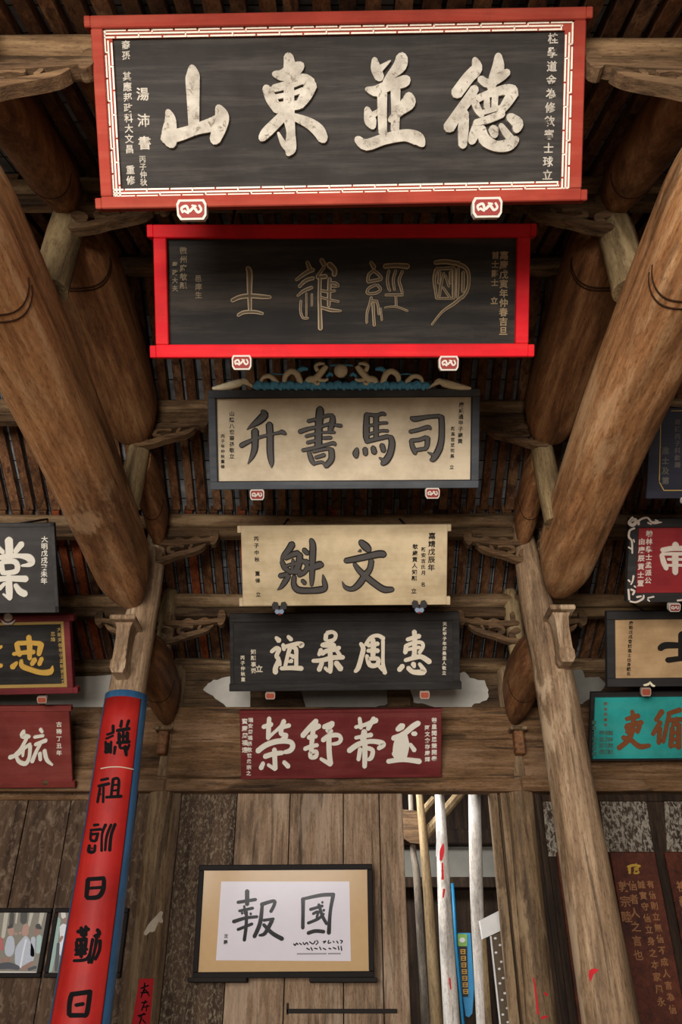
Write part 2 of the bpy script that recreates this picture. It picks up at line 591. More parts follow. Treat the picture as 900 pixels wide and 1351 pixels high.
colR, oR = column('timber_column', 'thick bare timber column with pale streaks carrying the right curved beam', [(806, 1351), (765, 1100), (732, 900), (712, 815), (697, 745), (687, 690)], YF, [.225, .205, .19, .17, .135, .1], 'column')
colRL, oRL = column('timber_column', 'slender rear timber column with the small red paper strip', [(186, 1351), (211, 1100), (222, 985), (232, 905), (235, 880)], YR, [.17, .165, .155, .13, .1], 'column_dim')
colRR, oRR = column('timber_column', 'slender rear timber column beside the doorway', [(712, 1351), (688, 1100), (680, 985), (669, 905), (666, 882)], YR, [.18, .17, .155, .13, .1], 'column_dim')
for s, d in ((-1, 'left'), (1, 'right')):        # near columns that hold the front ends of the beams
    mb = MB().tube([(s * 2.08, 2.3, 0), (s * 2.07, 2.3, 3), (s * 2.05, 2.3, 5.2), (s * 2.0, 2.3, 6.1)], [.2, .2, .18, .12], 32, wob=.01)
    tag(mb.build('timber_column', 'column'), 'near timber column holding the front end of the %s curved beam' % d, 'column', None, 'thing')

def on_column(col, u, v, dr):
    """point on the column's surface (dr outside it) that pixel (u, v) looks at"""
    d = ray(u, v)
    def f(t):
        p = EYE + d * t
        for (a, ra), (b, rb) in zip(col, col[1:]):
            if p.z <= b.z or (b, rb) == col[-1]:
                k = (p.z - a.z) / (b.z - a.z)
                cx, cy, r = a.x + (b.x - a.x) * k, a.y + (b.y - a.y) * k, ra + (rb - ra) * k
                return math.hypot(p.x - cx, p.y - cy) - r - dr, Vector((p.x - cx, p.y - cy, 0))
    Y = col[0][0].y
    t0, t1 = (Y - .6) / d.y, Y / d.y
    # closest approach
    best = min((t0 + (t1 - t0) * i / 60 for i in range(61)), key=lambda t: f(t)[0])
    lo, hi = t0, best
    if f(best)[0] > 0:
        return EYE + d * best
    for _ in range(40):
        mid = (lo + hi) / 2
        if f(mid)[0] > 0:
            lo = mid
        else:
            hi = mid
    return EYE + d * hi
def col_fn(col, dr):
    return lambda u, v, h: on_column(col, u, v, dr + h)

def sup(a, hw, ht, hb, e=2.8):
    """rounded beam section: half width hw, rise ht above the axis and drop hb below it"""
    ca, sa = math.cos(a), math.sin(a)
    x = math.copysign(abs(ca) ** (2 / e), ca) * hw
    z = math.copysign(abs(sa) ** (2 / e), sa) * (ht if sa > 0 else hb)
    return x, z
class Beam:
    """curved 'moon' beam along Y"""
    def __init__(s, x, y0, y1, z0, z1, hw, ht, hb, arch, e=2.8, taper0=.5, taper1=.5, end=.45, dx=0):
        s.__dict__.update(locals())
    def sect(s, t):
        Lh = s.y1 - s.y0
        d0, d1 = t * Lh, (1 - t) * Lh
        k = 1.0
        if d0 < s.end:
            k = s.taper0 + (1 - s.taper0) * math.sin(d0 / s.end * PI / 2) ** .8
        if d1 < s.end:
            k = min(k, s.taper1 + (1 - s.taper1) * math.sin(d1 / s.end * PI / 2) ** .8)
        b = 1 + .10 * math.sin(PI * t)
        zc = s.z0 + (s.z1 - s.z0) * t + s.arch * math.sin(PI * t)
        return s.y0 + Lh * t, zc, s.hw * k * b, s.ht * (.6 + .4 * k), s.hb * (.55 + .45 * k)
    def pt(s, t, a, off=0):
        y, zc, hw, ht, hb = s.sect(t)
        x, z = sup(a, hw + off, ht + off, hb + off, s.e)
        return Vector((s.x + s.dx * t + x, y, zc + z))
    def mesh(s, n=48, seg=36):
        mb = MB()
        ts = [.5 - .5 * math.cos(PI * i / n) for i in range(n + 1)]
        vs = [s.pt(t, 2 * PI * (k + .5) / seg) for t in ts for k in range(seg)]
        fs = [(i * seg + k, i * seg + (k + 1) % seg, (i + 1) * seg + (k + 1) % seg, (i + 1) * seg + k) for i in range(n) for k in range(seg)]
        fs = [f[::-1] for f in fs]
        mb.add(vs, fs, True)
        mb.f += [tuple(range(seg)), tuple(n * seg + k for k in range(seg))[::-1]]
        mb.sm += [False, False]
        return mb
    def carve(s, t0, t1, a0, a1, r=.008, n=24, bow=1.0, two=False):
        """U shaped carved line that wraps the beam end"""
        mb = MB()
        for q in ((0, 1) if two else (0,)):
            p = []
            for i in range(n + 1):
                f = i / n
                p.append(s.pt(t0 + (t1 - t0) * (math.sin(PI * f) ** bow) + q * .012, a0 + (a1 - a0) * f, -.002))
            mb.tube(p, r, 6)
        return mb
M['carve'] = plain('carved groove', '2e1c10', .9, .1)
def beam(name, label, bm, mat, carves=()):
    o = bm.mesh().build(name, mat)
    tag(o, label, 'beam', None, 'thing')
    for c_ in carves:
        c_.build('carved_line', 'carve', o)
    return o
D2 = math.radians
for s, d, o_ in ((-1, 'left', oL), (1, 'right', oR)):
    X = s * 2.08
    dz = -.11 if s < 0 else 0
    b = Beam(X, 2.49, 7.45, 5.50 + dz, 5.46 + dz, .235, .30, .30, .10, 3.6, .6, .42, .55, dx=.13 if s > 0 else -.04)
    a0, a1 = (D2(-170), D2(-15)) if s > 0 else (D2(-10), D2(-165))
    beam('curved_beam', 'large warm brown curved beam running to the %s, lower tier' % ('bare column' if s > 0 else 'red couplet column'), b, 'beam',
         [b.carve(.17, .195, a0, a1, .008, bow=.5, two=True)])
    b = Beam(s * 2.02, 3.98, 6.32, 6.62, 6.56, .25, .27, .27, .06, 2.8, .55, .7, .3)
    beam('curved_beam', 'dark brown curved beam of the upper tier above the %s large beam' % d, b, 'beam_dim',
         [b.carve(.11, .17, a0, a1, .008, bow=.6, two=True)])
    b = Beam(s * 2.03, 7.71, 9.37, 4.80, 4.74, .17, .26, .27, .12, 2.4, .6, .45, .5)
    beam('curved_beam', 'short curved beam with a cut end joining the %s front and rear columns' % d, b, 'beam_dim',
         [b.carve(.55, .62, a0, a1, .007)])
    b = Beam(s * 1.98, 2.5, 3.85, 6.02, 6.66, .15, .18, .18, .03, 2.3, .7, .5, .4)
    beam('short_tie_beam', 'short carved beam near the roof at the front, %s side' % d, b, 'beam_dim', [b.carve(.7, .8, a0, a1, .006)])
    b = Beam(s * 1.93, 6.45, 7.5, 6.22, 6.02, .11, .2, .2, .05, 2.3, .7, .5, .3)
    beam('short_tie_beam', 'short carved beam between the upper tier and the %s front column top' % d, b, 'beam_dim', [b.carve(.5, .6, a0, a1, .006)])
    # posts
    def post(label, px, Y, r, mat='post'):
        p = curve_pts(px, Y)
        q = smooth_path([(*a, rr) for a, rr in zip(p, r)], 6)
        tag(MB().tube([k[:3] for k in q], [k[3] for k in q], 24, wob=.02).build('roof_post', mat), label, 'post', None, 'thing')
    mx = (lambda u: u) if s > 0 else (lambda u: 898 - u)
    post('pale round post rising off the %s large beam at its front' % d, [(mx(832), 385), (mx(824), 350), (mx(810), 300), (mx(796), 245)], 3.9, [.12, .125, .12, .09])
    post('round post under the far end of the %s upper-tier beam' % d, [(mx(733), 690), (mx(722), 630), (mx(711), 570), (mx(705), 535)], 6.4, [.1, .11, .1, .08])
    post('short round post on the beam between the %s front and rear columns' % d, [(mx(688), 892), (mx(682), 850), (mx(676), 805), (mx(672), 780)], 8.5, [.09, .1, .1, .08])
    post('hidden ridge post standing on the %s upper-tier beam' % d, [(mx(744), 440), (mx(738), 400), (mx(735), 372)], 5.15, [.11, .11, .09])
    # corbel under the far end of the large beam
    t = thing('beam_corbel', 'carved corbel under the far end of the %s large beam' % d, 'corbel', (s * 2.07, 7.3, 4.55))
    cu, cv = (738, 805) if s > 0 else (166, 818)
    top = at_y(cu, cv, 7.22)
    MB().cbox(top.x - .125, top.x + .125, 7.08, 7.4, top.z - .05, top.z, .012).build('abacus', 'column', t)
    mb = MB()
    prof = [(.085, -.05), (.068, -.09), (.06, -.2), (.062, -.40), (.072, -.43), (.072, -.50), (.05, -.54)]
    for (r1, z1), (r2, z2) in zip(prof, prof[1:]):
        vs = []
        for r, z in ((r1, z1), (r2, z2)):
            vs += [(top.x - r, 7.24 - r * .9, top.z + z), (top.x + r, 7.24 - r * .9, top.z + z), (top.x + r, 7.42, top.z + z), (top.x - r, 7.42, top.z + z)]
        mb.add(vs, [(4, 5, 1, 0), (5, 6, 2, 1), (6, 7, 3, 2), (7, 4, 0, 3)])
    mb.add([(top.x - .05, 7.195, top.z - .54), (top.x + .05, 7.195, top.z - .54), (top.x + .05, 7.42, top.z - .54), (top.x - .05, 7.42, top.z - .54)], [(3, 2, 1, 0)])
    mb.build('shaft', 'column', t)
    t = thing('beam_corbel', 'small corbel under the cut end of the %s short beam' % d, 'corbel', (s * 2.03, 9.28, 4.3))
    MB().cbox(s * 2.03 - .1, s * 2.03 + .1, 9.18, 9.36, 4.44, 4.48, .01).build('abacus', 'column_dim', t)
    MB().cbox(s * 2.03 - .055, s * 2.03 + .055, 9.22, 9.36, 4.18, 4.44, .012).build('shaft', 'beam_dim', t)

# purlins, strips under them and carved brackets
ROWS = [(2.5, 6.20, .09, 'nearest'), (3.9, 6.90, .085, 'second'), (5.15, 7.49, .085, 'ridge'), (6.4, 6.86, .08, 'fourth'),
        (7.56, 6.22, .078, 'fifth'), (8.5, 5.72, .078, 'sixth'), (9.5, 5.32, .09, 'eaves')]
BAYN = {0: 'middle bay', -1: 'left bay', 1: 'right bay'}
WHERE = {'nearest': 'behind the great red-framed plaque', 'second': 'behind the bright red plaque', 'ridge': 'at the ridge',
         'fourth': 'behind the dragon-crested plaque', 'fifth': 'along the top of the pale two-character plaque',
         'sixth': 'behind the black plaque of four white characters', 'eaves': 'over the rear wall'}
for Y, z, r, nm in ROWS:
    for bay, x0, x1 in ((0, -2.04, 2.04), (-1, -6.05, -2.06), (1, 2.06, 6.05)):
        pts, rr = [], []
        ph = random.random() * 6
        for i in range(13):
            f = i / 12
            pts.append((x0 + (x1 - x0) * f, Y + .012 * math.sin(ph + 4 * f), z + .014 * math.sin(ph + 5 * f)))
            rr.append(r * (1 + .08 * math.sin(ph + 7 * f)))
        o = MB().tube(pts, rr, 18, wob=.03).build('roof_purlin', 'purlin')
        tag(o, 'round roof purlin %s, %s' % (WHERE[nm], BAYN[bay]), 'purlin', None, 'thing')
        if nm not in ('ridge', 'eaves'):
            o = MB().cbox(x0 + .06, x1 - .06, Y - .05, Y + .05, z - r - .13, z - r - .02, .012).build('purlin_strip', 'tie')
            tag(o, 'flat wooden strip below the purlin %s, %s' % (WHERE[nm], BAYN[bay]), 'strip', None, 'thing')
    # brackets springing from the posts (carved scrolls)
    if nm in ('ridge', 'eaves'):
        continue
    px = {2.5: 1.93, 3.9: 1.86, 6.4: 1.93, 7.56: 1.93, 8.5: 1.93}[Y]
    sides = [(-1, 1), (1, -1)] + ([(-1, -1), (1, 1)] if Y > 7 else [])
    for s, dr in sides:
        zt = z - r - .13
        x0 = s * (px if s * dr < 0 else px + .2)
        fn = lambda x, y, h, x0=x0, dr=dr, zt=zt, Y=Y: Vector((x0 + dr * x, Y - .04 - h, zt - y))
        lab = 'scroll bracket %s, %s post, %s' % (WHERE[nm].replace('along the top of', 'at').replace('behind', 'near'), 'left' if s < 0 else 'right', 'inner side' if s * dr < 0 else 'outer side')
        t = thing('scroll_bracket', lab, 'bracket', (x0, Y, zt - .36))
        a = MB()
        glyph(a, '-.04,.115,.06 .2,.12,.065 .4,.105,.06 .56,.08,.05|.585,-.02,.07 .59,.05,.09 .58,.12,.07|.0,.0,.05 .0,.1,.05|.16,.10,.03 .22,.075,.03 .28,.10,.03|.34,.09,.03 .40,.065,.03 .45,.085,.03', 0, 0, 1, fn, .08, 1, 5)
        a.build('arm', 'bracket', t)
        a = MB()
        glyph(a, '.50,.14,.02 .44,.185,.05 .34,.225,.055 .22,.26,.06 .1,.31,.06 -.04,.34,.06|.27,.165,.035 .2,.15,.04 .13,.175,.04 .125,.225,.04 .18,.235,.03|-.04,.2,.07 .03,.24,.07 .02,.3,.07|.36,.15,.03 .34,.19,.03', 0, 0, 1, fn, .075, 1, 5)
        a.build('scroll', 'bracket', t)

# rafters
def rafter_mesh(ya, yb, x0, wdt, up):
    ys = [ya] + [y for y, _ in ROOF if ya < y < yb] + [yb]
    vs, fs = [], []
    for y in ys:
        z = roof(y)
        vs += [(-wdt / 2, y, z + .10), (wdt / 2, y, z + .10), (wdt / 2, y, z + .188), (-wdt / 2, y, z + .188)]
    for i in range(len(ys) - 1):
        k = i * 4
        for a in range(4):
            fs.append((k + a, k + (a + 1) % 4, k + 4 + (a + 1) % 4, k + 4 + a))
    fs += [(0, 3, 2, 1), tuple(len(vs) - 4 + q for q in range(4))]
    return MB().add(vs, [f[::-1] for f in fs[:-2]] + fs[-2:])
SEG = [(0.95, 3.9, 2.3, 'front roof slope over the great red-framed plaque', 'rafters of the front slope'),
       (3.92, 5.13, 2.8, 'front slope just under the ridge', 'rafters below the ridge'),
       (5.17, 7.55, 3.7, 'rear slope behind the dragon-crested plaque', 'rafters of the upper rear slope'),
       (7.58, 10.8, 4.6, 'rear slope beside the pale two-character plaque', 'rafters of the lower rear slope')]
for ya, yb, xm, where, grp in SEG:
    proto = {}
    x = -xm
    i = 0
    while x < xm:
        red = (yb > 10 and (i % 7 == 3 or random.random() < .1)) and x < .2
        key = (red, random.randint(0, 2))
        if key not in proto:
            o = rafter_mesh(ya, yb, 0, (.082, .09, .098)[key[1]], 0).build('rafter', 'rafter_red' if red else 'rafter')
            proto[key] = o
        else:
            o = proto[key].copy()
            COL.objects.link(o)
        o.location.x = x + random.uniform(-.012, .012)
        tag(o, ('orange-red' if red else 'brown') + ' roof rafter of the ' + where, 'rafter', ('orange-red ' if red else 'brown ') + grp, 'thing')
        x += .146
        i += 1

# ================================================================ plaques
M['p1_red'] = paint('worn red paint', '8a3225', '9a4a38', 'x', .35, .8, .12)
M['p1_black'] = paint('weathered black lacquer', '302c29', '48433d', 'x', .5, .85, .1, 20)
M['p1_white'] = flecked('peeling white', '8c8274', 'aea494', '6e6254', .55, .62, 30)
M['fret_white'] = plain('fret white', 'd6c8b4', .7, .2, 0, .25, 60)
M['p2_red'] = paint('bright red paint', 'c40e1a', 'd02c26', 'x', .3, .7, .2)
M['p2_black'] = paint('old black board', '211e1b', '433b32', 'x', .6, .75, .15, 8)
M['p2_gold'] = plain('dull gold', '7f6846', .5, .4, .1, .3, 40)
M['p3_slate'] = paint('slate frame', '45474a', '585858', 'x', .4, .8, .15)
M['p3_board'] = paint('pale plaque board', 'c2b094', 'ae9a7c', 'x', .25, .8, .15, 5, .08)
M['ink'] = plain('ink brown', '46403b', .6, .3, 0, .15, 30)
M['gold_core'] = plain('dark gold core', '4f4230', .7, .2, 0, .3, 40)
M['ink_black'] = plain('ink black', '1c1713', .7, .2)
M['p4_board'] = paint('straw plaque board', 'c8b28e', 'b0976f', 'x', .45, .8, .15, 6, .08)
M['p5_black'] = paint('charcoal board', '2e2b29', '423e3a', 'x', .4, .85, .1, 18)
M['p5_white'] = plain('cream lettering', 'cfc0a8', .7, .2, 0, .15, 40)
M['white_letter'] = plain('white lettering', 'ddd4c2', .7, .2, 0, .06, 40)
M['p6_red'] = paint('maroon paint', '6a2a29', '7a3f39', 'x', .3, .85, .1)
M['grey_board'] = paint('grey-black board', '454240', '53504c', 'x', .4, .85, .1)
M['gold'] = plain('gilding', 'd2a44a', .45, .5, .25, .2, 40)
M['gold_trim'] = plain('gilt border', 'ab8a4c', .5, .4, .2, .25, 60)
M['maroon'] = paint('dark red frame', '6e2024', '7c3432', 'x', .3, .6)
M['navy'] = paint('blue-black board', '22222c', '33323a', 'x', .4, .5)
M['frame_black'] = paint('black frame', '262322', '383430', 'x', .4, .6)
M['crimson'] = paint('crimson board', '8a2024', '9a3430', 'x', .3, .6)
M['tan_board'] = paint('tan plaque board', 'bd9a70', 'a5825a', 'x', .35, .8, .15, 6, .08)
M['teal'] = paint('turquoise paint', '2f9c94', '459c92', 'x', .4, .8, .15)
M['brown_letter'] = plain('brown lettering', '7a4526', .6, .3)
M['pale_letter'] = plain('silvery lettering', 'cbb9a8', .6, .3, 0, .2, 40)

class Board:
    def __init__(s, TL, TR, BR, BL, D, ratio):
        bm = at_d((BL[0] + BR[0]) / 2, (BL[1] + BR[1]) / 2, D)
        tm = at_d((TL[0] + TR[0]) / 2, (TL[1] + TR[1]) / 2, D * ratio)
        ey = (tm - bm).normalized()
        nn = Vector((1, 0, 0)).cross(ey).normalized()
        s.o, s.n = bm, nn
        h = [s.hit(*q) for q in (TL, TR, BR, BL)]
        ex = ((h[1] - h[0]).normalized() + (h[2] - h[3]).normalized()).normalized()
        ey = nn.cross(ex).normalized()
        s.ex, s.ey = ex, ey
        s.o = (h[2] + h[3]) / 2
        s.w = ((h[1] - h[0]).length + (h[2] - h[3]).length) / 2
        s.h = ((h[0] - h[3]).dot(ey) + (h[1] - h[2]).dot(ey)) / 2
        s.px = s.w / ((TR[0] - TL[0] + BR[0] - BL[0]) / 2)       # metres per pixel
        s.mat = Matrix(((ex.x, ey.x, nn.x, s.o.x), (ex.y, ey.y, nn.y, s.o.y), (ex.z, ey.z, nn.z, s.o.z), (0, 0, 0, 1)))
    def hit(s, u, v):
        d = ray(u, v)
        return EYE + d * ((s.o - EYE).dot(s.n) / d.dot(s.n))
    def loc(s, u, v):
        p = s.hit(u, v) - s.o
        return p.dot(s.ex), p.dot(s.ey)
    def fn(s, z=0.0):
        def f(u, v, h):
            x, y = s.loc(u, v)
            return Vector((x, y, z + h))
        return f
    def thing(s, name, label, cat, group=None):
        s.root = thing(name, label, cat, None, group, s.mat)
        s.root_mat = s.mat
        return s.root
    def part(s, mb, name, mat, parent=None):
        return mb.build(name, mat, parent or s.root, True)
    def glyphs(s, data, ox, oy, sc, mat, z, h=.012, fat=1.0, name='character'):
        for t in data:
            mb = MB()
            glyph(mb, t, ox, oy, sc, s.fn(z), h, fat)
            s.part(mb, name, mat)
    def outlined(s, data, ox, oy, sc, edge, core, z, h=.012, k=.6):
        """characters with a rim of another tone"""
        for t in data:
            mb = MB()
            glyph(mb, t, ox, oy, sc, s.fn(z), h)
            o = s.part(mb, 'character', edge)
            mb = MB()
            glyph(mb, t, ox, oy, sc, s.fn(z + h + .003), .001, k)
            s.part(mb, 'character_core', core, o)
    def text(s, body, u, v0, v1, mat, z, u1=None, size=1.0, name='inscription', wide=1.0):
        """a column of small writing from v0 to v1; each run between gaps is a part"""
        if ' ' in body:
            n, i, e = len(body), 0, (u1 if u1 is not None else u) - u
            for wd in body.split(' '):
                j = i + len(wd)
                s.text(wd, u + e * i / n, v0 + (v1 - v0) * i / n, v0 + (v1 - v0) * j / n, mat, z, u + e * j / n, size, name, wide)
                i = j + 1
            return
        x0, y0 = s.loc(u, v0)
        x1, y1 = s.loc(u1 if u1 is not None else u, v1)
        pitch = math.hypot(x1 - x0, y1 - y0) / len(body)
        mb = MB()
        for i, ch in enumerate(body):
            if ch == ' ':
                continue
            f = (i + .5) / len(body)
            vs, fs = char_mesh(ch)
            k = pitch * .95 * size
            cx, cy = x0 + (x1 - x0) * f, y0 + (y1 - y0) * f
            mb.add([Vector((cx + p.x * k * wide, cy + p.y * k, z + .001 + p.z * .002)) for p in vs], fs)
        return s.part(mb, name, mat)
CH = {}
def char_mesh(ch):
    if ch not in CH:
        c = bpy.data.curves.new('writing', 'FONT')
        c.body = ch
        c.align_x = 'CENTER'
        c.resolution_u = 2
        c.extrude = 1.0
        c.offset = .02
        o = bpy.data.objects.new('writing', c)
        COL.objects.link(o)
        dg = bpy.context.evaluated_depsgraph_get()
        me = bpy.data.meshes.new_from_object(o.evaluated_get(dg))
        vs = [Vector((v.co.x, v.co.y - .36, v.co.z)) for v in me.vertices]
        # centre on the glyph box
        if vs:
            ax = (min(v.x for v in vs) + max(v.x for v in vs)) / 2
            vs = [Vector((v.x - ax, v.y, v.z)) for v in vs]
        fs = [tuple(p.vertices) for p in me.polygons]
        bpy.data.objects.remove(o)
        bpy.data.curves.remove(c)
        bpy.data.meshes.remove(me)
        CH[ch] = (vs, fs)
    return CH[ch]

def bars(b, fw, mat, z0=-.03, z1=.035, ear=(0, 0, 0), name='rail', insx=0, insy=0):
    """frame of two long rails (with ears past the stiles) and two stiles; fw = width in px"""
    f = fw * b.px
    x, h = b.w / 2 - insx, b.h - insy
    e, eh = ear[0] * b.px, ear[1] * b.px
    for nm, y0, y1, ex_ in (('top_rail', h - f, h, e), ('bottom_rail', insy, insy + f, e)):
        mb = MB().cbox(-x, x, y0, y1, z0, z1, .006)
        if e:
            yy = (h - eh, h) if nm == 'top_rail' else (insy, insy + eh)
            mb.cbox(-x - e, -x + .002, yy[0], yy[1], z0, z1, .005)
            mb.cbox(x - .002, x + e, yy[0], yy[1], z0, z1, .005)
        b.part(mb, nm, mat)
    for nm, a, c in (('stile', -x, -x + f), ('stile', x - f, x)):
        b.part(MB().cbox(a, c, insy + f, h - f, z0, z1 - .002, .006), nm, mat)

def hangers(b, Y, z, us=(.2, .8)):
    """iron hangers from the back of the plaque up to its purlin"""
    for k in us:
        a = b.mat @ Vector(((k - .5) * b.w, b.h * .7, -.055))
        mid = b.mat @ Vector(((k - .5) * b.w, b.h * .98, -.075))
        im = b.mat.inverted()
        MB_ = MB().tube([im @ a, im @ mid, im @ Vector((mid.x, Y - .082, z - .02))], .011, 8)
        b.part(MB_, 'iron_hanger', 'iron')

def bracket_block(b, u, v, wpx, hpx, label, group, style='seal', up=None):
    """carved block under a plaque with its iron strap; built in the plaque's own plane"""
    x, y = b.loc(u, v)
    base = b.o + b.ex * x + b.ey * (y - hpx / 2 * b.px)
    m = b.mat.copy()
    m.translation = base + b.n * .02
    s = b.px
    t = thing('plaque_support', label, 'plaque support', None, group, m)
    W, H = wpx * s / 2, hpx * s
    k = .22
    oct_ = [(-W * (1 - k), 0), (W * (1 - k), 0), (W * .97, H * k), (W, H * (1 - k)), (W * (1 - k * .7), H), (-W * (1 - k * .7), H), (-W, H * (1 - k)), (-W * .97, H * k)]
    f0 = lambda z: (lambda x_, y_, h_: Vector((x_, y_, z + h_)))
    def part(mb, nm, mat):
        return mb.build(nm, mat, t, True)
    if style == 'seal':
        part(MB().prism(oct_, f0(-.03), .06), 'block', 'seal_white')
        part(MB().prism([(px_ * .86, H / 2 + (py - H / 2) * .78) for px_, py in oct_], f0(.03), .003), 'red_field', 'seal_red')
        mb = MB()
        q = '-.55,.35,.16 -.62,.6,.2 -.3,.72,.2 -.15,.4,.2 .15,.62,.22 .4,.35,.2 .62,.5,.18 .5,.75,.16|-.45,.45,.2 -.2,.3,.14|.05,.75,.14 .3,.7,.16'
        for i, st in enumerate(strokes(q)):
            ribbon(mb, [(a * W * 1.05, H * .06 + c * H * .84, ww * W * .85) for a, c, ww in st], f0(.032), .004 + .0002 * i, 4)
        part(mb, 'carving', 'seal_white')
    elif style == 'butterfly':
        mb = MB()
        for sx in (-1, 1):
            mb.prism([(0, H * .45), (sx * W * .25, H * .95), (sx * W * .75, H), (sx * W, H * .8), (sx * W * .9, H * .5), (sx * W * .4, H * .38)], f0(-.01), .03)
        part(mb, 'wings', 'butterfly_dark')
        mb = MB()
        for sx in (-1, 1):
            mb.prism([(0, H * .42), (sx * W * .45, H * .5), (sx * W * .62, H * .3), (sx * W * .4, H * .12), (0, H * .2)], f0(-.005), .032)
        part(mb, 'lower_wings', 'butterfly_blue')
        part(MB().ball((0, H * .1, .01), W * .3, 6, (1, .6, .6)), 'flower', 'seal_red')
    else:
        part(MB().prism(oct_, f0(-.02), .04), 'block', 'seal_worn')
        part(MB().prism([(px_ * .8, H / 2 + (py - H / 2) * .7) for px_, py in oct_], f0(.02), .003), 'red_field', 'seal_orange')
    # iron strap that runs up behind the plaque
    bk = -.07 if style != 'butterfly' else -.065
    mb = MB().cbox(-.012, .012, H * .3, H + b.h * (.55 if up is None else up), bk - .012, bk, .002)
    mb.cbox(-.012, .012, H * .3, H * .3 + .012, bk - .012, -.005, .002)
    part(mb, 'iron_strap', 'iron')
    return t
M['seal_white'] = plain('support white', 'bdb2a4', .7, .2, 0, .15, 60)
M['seal_red'] = plain('support red', '80302a', .7, .2, 0, .25, 60)
M['seal_worn'] = plain('support worn red', 'a08878', .7, .2, 0, .25, 60)
M['seal_orange'] = plain('support rust', '9c4a34', .7, .2, 0, .3, 60)
M['butterfly_dark'] = plain('butterfly dark', '34302e', .6, .3)
M['butterfly_blue'] = plain('butterfly blue', '7f8a9a', .6, .3, 0, .3, 80)

# ---------------------------------------------------------------- 1 great plaque with red frame
b = B1 = Board((121, 25), (771, 12), (765, 267), (136, 277), 4.45, .965)
b.thing('name_plaque', 'largest plaque, red frame and white fret border, four white characters on black', 'plaque')
hangers(b, 2.5, 6.2)
b.part(MB().cbox(-b.w / 2 + .03, b.w / 2 - .03, .03, b.h - .03, -.05, 0, .004), 'board', 'p1_black')
bars(b, 15.5, 'p1_red', -.05, .04, (8, 14))
s = b.px
xi, y0, y1 = b.w / 2 - 15.5 * s, 15.5 * s, b.h - 15.5 * s
mb = MB()
bw = 10.5 * s
for q in ((-xi, xi, y1 - bw, y1), (-xi, xi, y0, y0 + bw), (-xi, -xi + bw, y0 + bw, y1 - bw), (xi - bw, xi, y0 + bw, y1 - bw)):
    mb.box(q[0], q[1], q[2], q[3], 0, .014)
b.part(mb, 'inner_border', 'p1_red')
mb = MB()
def fret(L, put):
    n = max(3, round(L / (31 * s)))
    c = L / n
    t = 2.1 * s
    for i in range(n):
        a = i * c
        g = 1.2 * s
        if i % 2 == 0:
            put(a + g, a + c - g, bw - t, bw)
            put(a + g, a + g + t * .8, bw * .45, bw)
            put(a - c * .45, a + c * .55, bw * .42, bw * .42 + t)
            put(a - c * .5 + g, a + c * .5 - g, 0, t)
        else:
            put(a + g, a + c - g, bw - t, bw)
            put(a + c * .5 - g, a + c * .5 - g + t * .8, 0, bw * .6)
            put(a - c * .45, a + c * .55, bw * .42, bw * .42 + t)
            put(a - c * .5 + g, a + c * .5 - g, 0, t)
def clampput(L, f):
    def put(a, c, d, e):
        a, c = max(0, a), min(L, c)
        if c > a:
            f(a, c, d, e)
    return put
W2, H2 = 2 * xi, y1 - y0
fret(W2, clampput(W2, lambda a, c, d, e: mb.box(-xi + a, -xi + c, y1 - bw + d, y1 - bw + e, .014, .02)))
fret(W2, clampput(W2, lambda a, c, d, e: mb.box(-xi + a, -xi + c, y0 + bw - e, y0 + bw - d, .014, .02)))
fret(H2, clampput(H2, lambda a, c, d, e: mb.box(-xi + bw - e, -xi + bw - d, y0 + a, y0 + c, .014, .02)))
fret(H2, clampput(H2, lambda a, c, d, e: mb.box(xi - bw + d, xi - bw + e, y0 + a, y0 + c, .014, .02)))
b.part(mb, 'fret_border', 'fret_white')
b.glyphs(['385,125,60 392,180,105 390,230,112 395,400,98 400,590,85|195,470,45 215,540,90 205,660,120 225,725,90|180,680,110 300,650,100 420,610,90 540,575,110 610,540,110|595,440,60 620,510,115 600,600,115 565,700,85'], 190, 70, 6, 'p1_white', 0, .02)
b.glyphs(['365,35,75 375,110,95 370,180,100|255,175,50 320,185,95 400,150,120 460,110,80|190,285,65 230,370,90 280,460,70|250,290,60 380,255,70 480,215,85 540,250,90|545,260,100 500,350,95 450,425,70|250,360,40 400,330,40 480,300,40|270,440,80 360,430,80 450,420,70|370,200,75 370,500,90 385,640,70 380,760,95 365,805,50|385,780,60 330,730,50 285,640,20|340,490,80 260,570,85 190,640,85 155,685,60|410,515,60 520,560,85 600,620,100 640,690,80'], 320, 70, 6, 'p1_white', 0, .02)
b.glyphs(['325,60,45 335,130,80 365,205,75|360,140,60 450,70,12|540,40,90 525,110,105 450,190,65 400,240,30|265,295,40 340,310,90 430,270,85 540,240,95 575,220,85|385,330,78 385,480,74 390,640,68|490,300,78 490,480,68 485,620,68|265,450,45 290,540,95 310,590,60|310,500,50 360,470,40|595,350,80 590,400,115 530,460,85 450,540,50|190,690,60 260,735,90 400,690,88 560,660,95 660,685,110 700,730,60'], 440, 70, 6, 'p1_white', 0, .02)
b.glyphs(['395,60,45 410,130,90 340,210,95 250,330,95|395,290,70 340,380,82 260,490,82 190,600,95|315,480,65 305,600,85 300,740,65|415,560,60 390,650,78 370,710,60|580,30,55 580,120,95 550,200,85 520,290,60|440,215,60 500,250,72 600,205,62 650,160,60|400,380,60 500,335,60 640,300,85 700,310,90|700,320,90 650,400,80 600,470,60|390,390,60 420,460,60 450,500,50|490,370,45 490,440,50|555,350,50 550,440,50|440,485,40 600,440,40|400,560,50 500,535,62 610,490,62|455,600,50 470,690,95 560,745,85 660,735,95 720,690,60|690,700,60 640,640,60 600,580,40|540,610,80 550,660,60|670,515,70 730,565,92 722,620,60'], 560, 70, 6, 'p1_white', 0, .02)
